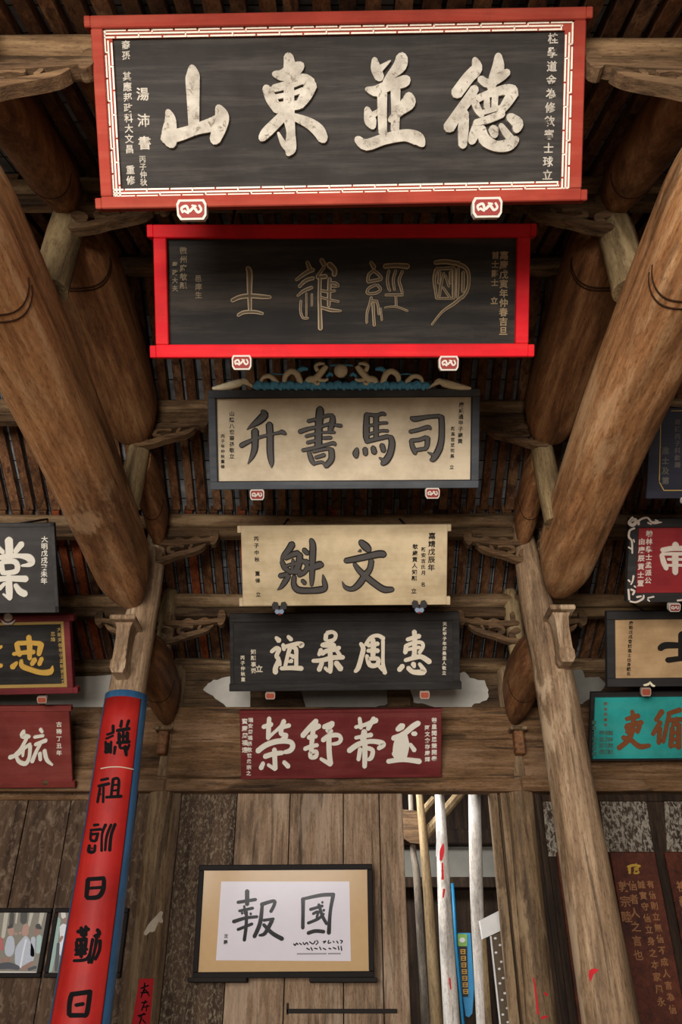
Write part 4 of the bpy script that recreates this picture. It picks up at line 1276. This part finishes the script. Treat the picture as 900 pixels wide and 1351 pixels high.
# ================================================================ couplet board on the left column
M['couplet_red'] = paint('couplet red', 'a81c16', 'b83226', 'z', .3, .6, .3)
M['couplet_blue'] = paint('couplet blue', '2f5f8a', '4a7698', 'z', .35, .5, .4)
M['couplet_ink'] = plain('couplet ink', '141212', .85, .1)
M['paper_red'] = plain('red paper', 'b8242a', .8, .2, 0, .15, 30)
M['paper_white'] = plain('torn white paper', 'bfae98', .85, .2, 0, .2, 40)
def axis_at(col, z):
    for (a, ra), (b_, rb) in zip(col, col[1:]):
        if z <= b_.z or (b_, rb) == col[-1]:
            k = (z - a.z) / (b_.z - a.z)
            return a.x + (b_.x - a.x) * k, a.y + (b_.y - a.y) * k, ra + (rb - ra) * k
def shell(col, a0, a1, z0, z1, r0, r1, n=28, m=16, rag_=None):
    vs, fs = [], []
    for i in range(m + 1):
        z = z0 + (z1 - z0) * i / m
        cx, cy, r = axis_at(col, z)
        for k in range(n + 1):
            a = math.radians(a0 + (a1 - a0) * k / n)
            for rr in (r0, r1):
                vs.append((cx + math.sin(a) * (r + rr), cy - math.cos(a) * (r + rr), z))
    W = 2 * (n + 1)
    for i in range(m):
        for k in range(n):
            p = i * W + 2 * k
            fs += [(p + 1, p + 3, p + 3 + W, p + 1 + W), (p, p + W, p + 2 + W, p + 2)]
        p = i * W
        fs.append((p, p + 1, p + 1 + W, p + W))
        p = i * W + 2 * n
        fs.append((p + 1, p, p + W, p + 1 + W))
    for k in range(n):
        p = 2 * k
        fs.append((p, p + 2, p + 3, p + 1))
        p = m * W + 2 * k
        fs.append((p + 1, p + 3, p + 2, p))
    return MB().add(vs, fs, True)
zt = on_column(colL, 167, 910, .02).z
zr = on_column(colL, 167, 919, .02).z
cx, cy, _r = axis_at(colL, .8)
root = thing('couplet_board', 'long curved red couplet board with blue edge and black seal characters', 'couplet board', (cx, cy - .25, .8))
shell(colL, -92, 94, .8, zt, .006, .026).build('blue_border', 'couplet_blue', root)
shell(colL, -52, 56, .87, zr, .026, .031).build('red_field', 'couplet_red', root)
cf = col_fn(colL, .031)
mb = MB()
ribbon(mb, [(133, 1014, 1.3), (145, 1012, 1.3), (160, 1012, 1.3), (176, 1015, 1.3)], cf, .002, 5)
mb.build('pale_seam', 'paper_white', root)
COUP = [((100, 900, 7.51), '370,430,28 370,500,28|310,520,22 370,500,25|300,560,20 370,530,20|295,590,22 300,700,28|350,590,24 345,700,24|290,690,28 350,690,24|320,610,30 320,680,24|455,380,24 445,440,30|525,380,28 505,440,25|410,480,32 530,460,32|430,510,34 430,580,30|510,500,34 510,580,30|430,540,24 510,535,24|410,600,28 530,590,32|470,470,24 470,600,24|390,640,28 380,710,22|440,600,30 440,650,24 500,650,24|490,640,40 500,725,26|530,620,22 510,670,22'),
        ((100, 900, 7.51), '250,970,24 320,955,25|225,1030,28 330,1005,28|240,1050,24 215,1190,24|275,1040,22 270,1190,22|245,1110,18|370,960,28 350,1130,24|370,960,24 425,965,27 415,1130,24|370,1020,17 420,1015,20|360,1075,17 415,1070,20|300,1140,24 450,1130,30'),
        ((80, 1070, 7.5), '330,140,28 375,135,22|295,190,22 400,180,25|310,230,25 360,225,22|300,210,22 295,280,25|370,220,24 350,290,28|300,290,28 345,300,22|285,340,28 280,400,34 330,400,28 340,340,26|310,370,20|445,135,28 410,230,22 405,395,24|500,135,25 455,250,24 440,390,22|540,130,28 500,240,28 485,390,30'),
        ((80, 1070, 7.5), '270,680,42 255,850,38|270,675,36 430,665,36|430,680,36 420,780,42 370,850,42 260,860,36|270,765,27 420,755,27'),
        ((60, 1200, 5.625), '240,165,27 320,145,27|265,135,25 270,190,27|300,125,22 298,190,25|285,195,25 285,230,20|235,225,25 305,220,25|230,240,22 235,320,26|300,230,26 290,330,22|265,220,26 265,350,26|235,270,20 300,265,20|220,300,18 310,295,18|220,335,18 300,325,18|210,380,20 300,370,22 330,320,16|385,150,26 400,180,26 365,200,26 395,200,22|350,220,22 335,300,20 320,395,20|380,220,24 365,300,20 340,395,20|405,230,24 400,300,22 370,370,20'),
        ((60, 1200, 5.625), '190,640,34 178,700,32 175,780,32|190,630,32 335,610,32|330,620,32 310,760,32 290,790,30|180,785,32 290,785,30|225,710,24 280,700,26')]
for (ox, oy, sc), t in COUP:
    mb = MB()
    glyph(mb, t, ox, oy, sc, cf, .002, 1.15, 4)
    mb.build('character', 'couplet_ink', root)

# paper remains on the columns
def col_grid(col, quad, dr, n=8, m=6, th=.0015):
    """sheet that follows a column; quad = pixel corners TL, TR, BR, BL"""
    (a, b_, c, d) = quad
    vs, fs = [], []
    for i in range(m + 1):
        for k in range(n + 1):
            s_, t = k / n, i / m
            u = (a[0] * (1 - s_) + b_[0] * s_) * (1 - t) + (d[0] * (1 - s_) + c[0] * s_) * t
            v = (a[1] * (1 - s_) + b_[1] * s_) * (1 - t) + (d[1] * (1 - s_) + c[1] * s_) * t
            vs.append(on_column(col, u, v, dr))
    for i in range(m):
        for k in range(n):
            p = i * (n + 1) + k
            fs.append((p, p + n + 1, p + n + 2, p + 1))
    return MB().add(vs, fs, True)
def paper(name, label, col, polys, mat, group=None, dr=.004):
    mb = MB()
    for q in polys:
        for i, st in enumerate(strokes(q)):
            ribbon(mb, st, col_fn(col, dr), .0015 + .0002 * i, 4)
    return tag(mb.build(name, mat), label, 'paper', group, 'thing')
t = tag(col_grid(colRL, ((184, 1291), (203, 1291), (197, 1362), (172, 1362)), .006).build('paper_strip', 'paper_red'), 'small red paper strip with black writing on the slender left column', 'paper', None, 'thing')
mb = MB()
for q in ('196,1300,2 186,1304,2|191,1297,2 190,1310,2|186,1310,2 196,1309,2|190,1305,2 186,1316,1.5|192,1306,2 197,1314,1.5', '192,1320,2 187,1333,2|187,1323,2 194,1322,2|194,1326,1.6 193,1334,1.6|189,1329,1.6 197,1327,1.6', '190,1337,2 184,1342,2|182,1340,2 192,1338,2|187,1342,2 184,1351,2|188,1345,1.6 192,1350,1.6'):
    for i, st in enumerate(strokes(q)):
        ribbon(mb, st, col_fn(colRL, .0062), .001 + .0002 * i, 3)
o = mb.build('writing', 'couplet_ink')
tmp_w = WORLD[o.name].translation - WORLD[t.name].translation
o.parent = t
o.location = tmp_w
paper('torn_paper', 'torn whitish paper scrap above the small red strip', colRL, ['213,1204,5 208,1212,8 199,1222,8 192,1232,5|206,1216,6 200,1226,10|211,1208,4 213,1216,5'], 'paper_white')
paper('paper_scrap', 'triangular red paper scrap low on the thick bare column', colR, ['779,1282,5 784,1281,7 789,1280,2|780,1285,7 779,1294,1.5'], 'paper_red')
paper('paper_scrap', 'thin red paper streaks low on the slender column beside the doorway', colRR, ['704,1290,2 707,1310,2.5 710,1338,3|715,1343,4 722,1341,3|719,1310,3 722,1313,3'], 'paper_red')

# ================================================================ things on the rear wall
class WBoard(Board):
    """upright board on a wall, placed by pixel corners at depth Y"""
    def __init__(s, u0, v0, u1, v1, Y, zbot=None):
        a, c = at_y(u0, v0, Y), at_y(u1, v0, Y)
        z0 = at_y((u0 + u1) / 2, v1, Y).z if zbot is None else zbot
        s.n = Vector((0, -1, 0))
        s.ex, s.ey = Vector((1, 0, 0)), Vector((0, 0, 1))
        s.w, s.h = c.x - a.x, a.z - z0
        s.o = Vector(((a.x + c.x) / 2, Y, z0))
        s.px = s.w / (u1 - u0)
        ex, ey, nn = s.ex, s.ey, s.n
        s.mat = Matrix(((ex.x, ey.x, nn.x, s.o.x), (ex.y, ey.y, nn.y, s.o.y), (ex.z, ey.z, nn.z, s.o.z), (0, 0, 0, 1)))
def glass_mat():
    s = NT('picture glass')
    g = s.n('ShaderNodeBsdfGlossy')
    g.inputs['Roughness'].default_value = .16
    t_ = s.n('ShaderNodeBsdfTransparent')
    lw = s.n('ShaderNodeFresnel')
    lw.inputs['IOR'].default_value = 1.4
    mx = s.n('ShaderNodeMixShader')
    hf = s.n('ShaderNodeMath', operation='MULTIPLY')
    hf.inputs[1].default_value = .18
    s.l(lw.outputs[0], hf.inputs[0])
    s.l(hf.outputs[0], mx.inputs[0])
    s.l(t_.outputs[0], mx.inputs[1])
    s.l(g.outputs[0], mx.inputs[2])
    s.l(mx.outputs[0], s.t.nodes['Material Output'].inputs['Surface'])
    return s.m
M['glass'] = glass_mat()
M['black_frame'] = plain('black picture frame', '18110e', .7, .2, 0, .2, 10)
M['mat_tan'] = plain('tan mount', 'b8966a', .8, .2, 0, .08, 12)
M['paper'] = plain('lilac paper', 'cfc6ca', .8, .2, 0, .05, 5)
b = Board((263, 1141), (491, 1140), (494, 1289), (254, 1291), 8.06, 1.053)
b.thing('framed_calligraphy', 'black-framed calligraphy with two big characters on tan mount', 'picture')
bars(b, 7, 'black_frame', -.02, .025)
f = 6 * b.px
b.part(MB().box(-b.w / 2 + f, b.w / 2 - f, f, b.h - f, -.015, 0), 'mount', 'mat_tan')
mb = MB().prism([(292, 1163), (461, 1163), (463, 1268), (285, 1267)], b.fn(0), .003)
b.part(mb, 'paper_sheet', 'paper')
b.glyphs(['165,55,32 165,150,30|100,135,24 225,115,24|110,195,20 205,175,22|145,160,17 150,215,17|130,210,22|190,215,22|70,270,28 150,245,24 235,235,22|100,325,22 200,285,22|160,200,22 158,300,24 145,400,24|265,150,28 350,125,24 355,150,24 330,200,24|270,160,24 255,280,30 215,375,28|280,260,22 350,250,20|340,260,28 290,350,28 250,365,17|280,290,24 340,350,30 410,390,32', '555,110,30 555,200,26 553,315,26|560,110,22 680,85,27 770,80,27|765,90,28 745,200,24 735,350,30|605,185,22 690,160,22|625,215,20 660,200,20 650,240,17|590,280,22 660,250,22 700,215,17|665,150,22 690,230,24 720,285,24|700,190,22|690,135,20|590,350,27 640,335,27 700,340,27'], 295, 1165, 5.29, 'couplet_ink', .003, .0015)
mb = MB()
q = '490,425,10 500,435,10 510,420,10 520,430,9|530,420,9 545,430,9|555,415,9 565,430,9 580,415,9 590,430,9|600,410,9 625,425,9 640,405,9|650,400,8 660,415,8 645,430,8|695,410,9 715,405,8 700,420,8|735,400,9 730,420,8 750,415,8|765,405,8 772,415,8|790,405,9 800,420,8|815,400,9 830,405,8 820,420,8|580,455,9 600,465,9|610,450,9 620,470,9|635,455,9 655,460,9|670,445,8 680,465,9|695,455,9 715,465,8|735,455,9 750,460,9|765,450,9 785,460,9|800,440,8 805,465,9|820,440,8 825,470,9'
glyph(mb, q, 295, 1165, 5.29, b.fn(.003), .001)
b.part(mb, 'signature', 'couplet_ink')
mb = MB()
x0, y0 = b.loc(392, 1258.5)
x1, _ = b.loc(450, 1258.5)
for i in range(34):
    if i != 23:
        mb.box(x0 + (x1 - x0) * i / 34, x0 + (x1 - x0) * (i + .7) / 34, y0 - .006, y0 + .006, .003, .004)
b.part(mb, 'small_print', 'ink')
b.text('沈鵬', 298.5, 1231, 1247, 'couplet_ink', .003, 297.5, .8)
b.part(MB().box(-b.w / 2 + f, b.w / 2 - f, f, b.h - f, .008, .010), 'glass', 'glass')
for u0, u1, w_ in ((252, 328, 'left'), (409, 497, 'right')):
    p0, p1 = at_y(u0, 1297, YW), at_y(u1, 1291, YW)
    o = MB().cbox(p0.x, p1.x, 9.22, YW, p0.z, p1.z, .006).build('ledge_strip', 'iron')
    tag(o, 'dark ledge strip under the %s end of the framed calligraphy' % w_, 'ledge', None, 'thing')
p0, p1 = at_y(378, 1337, YW), at_y(524, 1331, YW)
mb = MB().cbox(p0.x, p1.x, YW - .025, YW + .003, p0.z, p1.z, .004)
mb.cbox(p0.x, p0.x + .02, YW - .025, YW + .003, p0.z - .01, p1.z + .05, .004)
tag(mb.build('latch_bar', 'iron'), 'thin dark bar with upturned end across the planks at the bottom', 'latch', None, 'thing')

# photographs at lower left
PH = {k: plain('photo ' + k, c, .5, .4, 0, .12, 40) for k, c in dict(bg='7b7464', dark='3f3b35', trunk='b5ad9c', shirt='aeb2bb', light='d5d3d6', skin='a98272', skin2='8d6a5c', hair='2f2a28', pink='c98a98', green='8fa79c', teal_='9db3ae', red='a85a55', trousers='3a3a40', cream='cfc8bc').items()}
def photo(label, u0, v0, u1, v1, shapes):
    b = WBoard(u0, v0, u1, v1, YW - .035)
    b.thing('photo_frame', label, 'photo frame', 'photo frames on the left wall')
    f = 5.5 * b.px
    bars(b, 5.5, 'black_frame', -.03, .015)
    b.part(MB().box(-b.w / 2 + f, b.w / 2 - f, f, b.h - f, -.025, 0), 'photo_print', PH['bg'])
    pr = b.root.children[-1]
    lay = {}
    for i, (k, q) in enumerate(shapes):
        mb = lay.setdefault(k, MB())
        for j, st in enumerate(strokes(q)):
            ribbon(mb, [(x / 10, 1180 + y / 10, w_ / 10) for x, y, w_ in st], b.fn(0), .0004 + .00012 * i, 4)
    for k, mb in lay.items():
        b.part(mb, 'photo_image', PH[k], pr)
    b.part(MB().box(-b.w / 2 + f, b.w / 2 - f, f, b.h - f, .004, .006), 'glass', 'glass')
photo('framed photo of seated people in pale shirts, lower left wall', -60, 1198, 69, 1290, [
    ('trunk', '90,220,60 40,560,50|230,220,30 210,380,20|420,230,50 380,420,30|560,230,60 520,420,40'), ('dark', '320,220,90 310,360,90|160,260,60 150,400,60'),
    ('teal_', '520,560,70 500,760,60'), ('shirt', '140,580,90 130,700,130 120,780,110|340,580,80 330,700,230 320,820,260 280,900,200|440,580,60 430,800,60'),
    ('light', '345,600,25 320,700,22 290,850,22 270,960,25'), ('skin', '145,460,85 150,520,75|345,420,80 330,520,90|210,520,40|265,510,40'), ('skin2', '490,460,80 470,530,60|20,870,40 110,860,70|430,900,50 300,980,60'),
    ('hair', '500,420,80 540,450,30|110,440,30 150,415,60'), ('trousers', '0,950,80 120,940,90 240,970,60|380,990,40 470,960,40'), ('red', '10,590,60 20,720,60'),
    ('cream', '-60,1025,20 470,1030,20'), ('pink', '-60,1060,45 460,1065,45'),
    ('shirt', '-160,600,110 -160,820,170'), ('skin', '-150,470,85 -150,520,80')])
photo('framed photo partly hidden behind the red couplet board', 73, 1198, 170, 1290, [
    ('green', '760,330,80 700,700,100 650,1000,80'), ('red', '760,230,50 740,280,50'), ('cream', '830,210,60 840,300,60'), ('light', '840,430,110 850,600,120 820,780,90'), ('skin2', '860,330,60 870,370,60|820,560,40 790,620,30'),
    ('trousers', '770,650,40 750,900,50 740,1010,40'), ('shirt', '950,460,100 960,800,140|1180,500,120 1180,800,150'), ('skin', '970,390,70|1190,400,70'), ('hair', '975,350,60|1190,360,60'), ('pink', '640,1060,45 1480,1060,45')])

# dark red tablets with gilt writing on the right wall
M['tablet'] = wood('tablet wood', '3a180a', '562612', '66321a', 'z', 6, 1.2, .6, .25, .15)
M['tablet_gold'] = plain('tablet gilding', 'b08a2c', .5, .4, .2, .2, 40)
M['tablet_text'] = plain('tablet writing', '8a5a34', .55, .3)
def tablet(label, u0, u1, lines=(), head=None):
    b = WBoard(u0, 1124, u1, 1351, YW - .05, .95)
    b.thing('wall_tablet', label, 'tablet', 'dark red tablets on the right wall')
    b.part(MB().cbox(-b.w / 2, b.w / 2, 0, b.h, -.045, 0, .006), 'board', 'tablet')
    if head:
        mb = MB()
        glyph(mb, head, 780, 1030, 4.21, b.fn(0), .004)
        b.part(mb, 'gilt_heading', 'tablet_gold')
    for u, v0, v1, u1_, body in lines:
        b.text(body, u, v0, v1, 'tablet_text', 0, u1_, .8)
tablet('dark red tablet headed by one gold character, beside the bare column', 805, 864,
       [(857, 1160, 1340, 889, '有信則立無信不成人言為信'), (845, 1160, 1330, 874, '誠實守信立身之本家風永'), (834, 1160, 1270, 843, '信者人之言也'), (822, 1160, 1220, 828, '敦宗睦')],
       '205,478,14 235,470,14 270,475,14|222,470,12 208,495,12|214,490,13 214,514,13|240,486,8 262,485,8|240,496,8 262,495,8|242,506,10 240,514,10 262,513,10 262,505,10|250,463,10')
tablet('dark red tablet cut off by the right edge', 877, 938, [(898, 1160, 1220, 908, '禮義廉')])
tablet('dark red tablet mostly hidden behind the bare column', 734, 790)

# ================================================================ behind the doorway
def dp(x, y, Y):
    return at_y(510 + x / 4.343, 1040 + y / 4.343, Y)
M['pole_grey'] = wood('grey pole', '4c443b', '776c60', '9a9084', 'z', 9, 1.5, .85, .2, .4)
M['pole_tan'] = wood('tan pole', '5c4a36', '857052', 'a18c6e', 'z', 9, 1.5, .85, .2, .4)
M['pole_white'] = wood('white pole', 'a89e94', 'd8d2cc', 'e8e4de', 'z', 9, 1.8, .85, .2, .4, 0, .3)  # near-white wood tones, the same all round the pole
M['sign_blue'] = plain('sign blue', '1f7fae', .5, .4)
M['sign_black'] = plain('sign black', '121212', .5, .3)
M['sign_green'] = plain('sign green', '7aa04a', .5, .3)
M['sign_yellow'] = plain('sign yellow', 'c08a2c', .5, .3)
M['white_wood'] = plain('white painted wood', 'cfcbc6', .7, .3, 0, .15, 14)
M['perforated'] = plain('speckled strip', '5a4c3c', .8, .2, 0, .3, 60)
def pole(label, pts, Y, r, mat, name='prop_pole'):
    p = [dp(x, y, Y) for x, y in pts]
    d = (p[-1] - p[-2]) / (p[-2].z - p[-1].z)
    p.append(p[-1] + d * max(.2, p[-1].z - .35))
    rr = list(r) + [r[-1]]
    q = smooth_path([(*a, x) for a, x in zip(p, rr)], 6)
    o = MB().tube([k[:3] for k in q], [k[3] for k in q], 20, wob=.03).build(name, mat)
    return tag(o, label, 'pole', None, 'thing')
k = 10.4 / 1.1 / F / 4.343 / 2          # metres per crop pixel / 2
pole('thin grey prop pole at the far left of the doorway', [(135, -60), (152, 340), (172, 480), (195, 830), (228, 1351)], 10.9, [30 * k, 36 * k, 44 * k, 50 * k, 56 * k], 'pole_grey')
pole('tan prop pole second from the left in the doorway', [(178, -90), (215, 330), (245, 700), (290, 1351)], 10.6, [40 * k, 52 * k, 60 * k, 70 * k], 'pole_tan')
pw = pole('white prop pole with red paper scraps in the doorway', [(297, -90), (318, 300), (335, 700), (375, 1351)], 10.3, [50 * k, 66 * k, 78 * k, 86 * k], 'pole_white')
mb = MB()
def dfn(Y):
    return lambda u, v, h: dp(u, v, Y) - Vector((0, h, 0))
for i, st in enumerate(strokes('325,320,8 318,360,26 312,410,16|320,430,10 322,520,14|330,580,14 325,625,8|362,1090,10 368,1150,8')):
    mb = MB()
    ribbon(mb, st, dfn(10.3 - .085), .004 + .0003 * i, 4)
    mb.build('red_paper', 'paper_red', pw)
mb = MB()
ribbon(mb, [(300, 250, 24), (296, 330, 22), (288, 390, 10)], dfn(10.3 - .08), .006, 4)
mb.build('torn_paper', 'white_wood', pw)
pole('stout pale prop pole in the middle of the doorway', [(503, -90), (510, 300), (520, 700), (552, 1351)], 10.5, [76 * k, 78 * k, 76 * k, 68 * k], 'pole_white')
# carved joint and braces over the poles
m = MB()
m.prism([(80, 140), (180, 150), (185, 335), (130, 330), (85, 300)], dfn(10.98), .2)
tag(m.build('carved_joint', 'bracket'), 'carved block at the head of the left prop poles', 'joint', None, 'thing')
a, c = dp(215, 275, 10.66), dp(470, -30, 10.66)
tag(MB().tube([a, c], [.06, .06], 8, smooth=False).build('diagonal_brace', 'pole_tan'), 'diagonal tan brace at the top of the doorway', 'brace', None, 'thing')
a, c = dp(180, 170, 10.9), dp(275, 60, 10.9)
tag(MB().tube([a, c], [.05, .05], 8, smooth=False).build('diagonal_brace', 'pole_tan'), 'short diagonal brace beside the left prop poles', 'brace', None, 'thing')
# thin blue pole and the rounded blue sign
tag(MB().tube([dp(378, 545, 10.97), dp(400, 900, 10.97), dp(436, 1300, 10.97), dp(520, 2200, 10.97)], .02, 8).build('blue_rod', 'sign_blue'), 'thin blue rod beside the blue sign', 'rod', None, 'thing')
t = thing('hanging_sign', 'narrow blue hanging sign with black middle and yellow writing', 'sign', dp(468, 1310, 11.0))
MB().prism([(408, 830), (480, 830), (500, 1150), (490, 1290), (470, 1312), (452, 1305), (430, 1150)], dfn(11.0), .03).build('board', 'sign_blue', t)
MB().prism([(416, 900), (462, 900), (468, 1195), (438, 1195)], dfn(10.97), .004).build('black_panel', 'sign_black', t)
MB().prism([(405, 835), (462, 835), (462, 905), (410, 905)], dfn(10.968), .004).build('green_label', 'sign_green', t)
mb = MB()
ribbon(mb, [(428, 870, 26), (440, 870, 30)], dfn(10.963), .002)
mb.build('label_mark', 'white_wood', t)
mb = MB()
for i in range(7):
    y = 925 + i * 38
    x = 438 + i * 2.6
    for j, st in enumerate(strokes('-12,0,5 12,0,5|-12,0,5 -10,22,5|12,0,5 11,22,5|-10,11,5 10,11,5|-12,23,5 13,23,5')):
        ribbon(mb, [(x + p, y + q, w_) for p, q, w_ in st], dfn(10.965), .002 + .0002 * j)
mb.build('writing', 'sign_yellow', t)
# white framed perforated stand
t = thing('perforated_stand', 'white-topped stand with a speckled strip leaning in the doorway', 'stand', dp(690, 1351, 10.1))
MB().prism([(528, 762), (655, 698), (668, 812), (545, 868)], dfn(10.1), .1).build('top_rail', 'white_wood', t)
MB().prism([(545, 868), (566, 860), (600, 1351), (648, 1800), (610, 1800), (565, 1351)], dfn(10.08), .05).build('leg', 'pole_tan', t)
MB().prism([(596, 850), (668, 815), (735, 1351), (790, 1800), (700, 1800), (648, 1351)], dfn(10.1), .04).build('speckled_strip', 'perforated', t)
mb = MB()
for i in range(2):
    (xa, ya), (xb, yb) = (((596, 850), (650, 1351)), ((664, 818), (722, 1351)))[i]
    ribbon(mb, [(xa, ya, 9), (xb, yb, 9), (xb + 50, 1800, 9)], dfn(10.06), .02, 4)
mb.build('white_edging', 'white_wood', t)
mb = MB()
for i in range(18):
    y = 860 + i * 44 + random.uniform(-8, 8)
    x = 632 + (y - 850) * .105 + (14 if i % 2 else -10) + random.uniform(-5, 5)
    ribbon(mb, [(x - 3, y, 13), (x + 3, y, 13)], dfn(10.06), .004)
mb.build('pale_spots', 'white_wood', t)
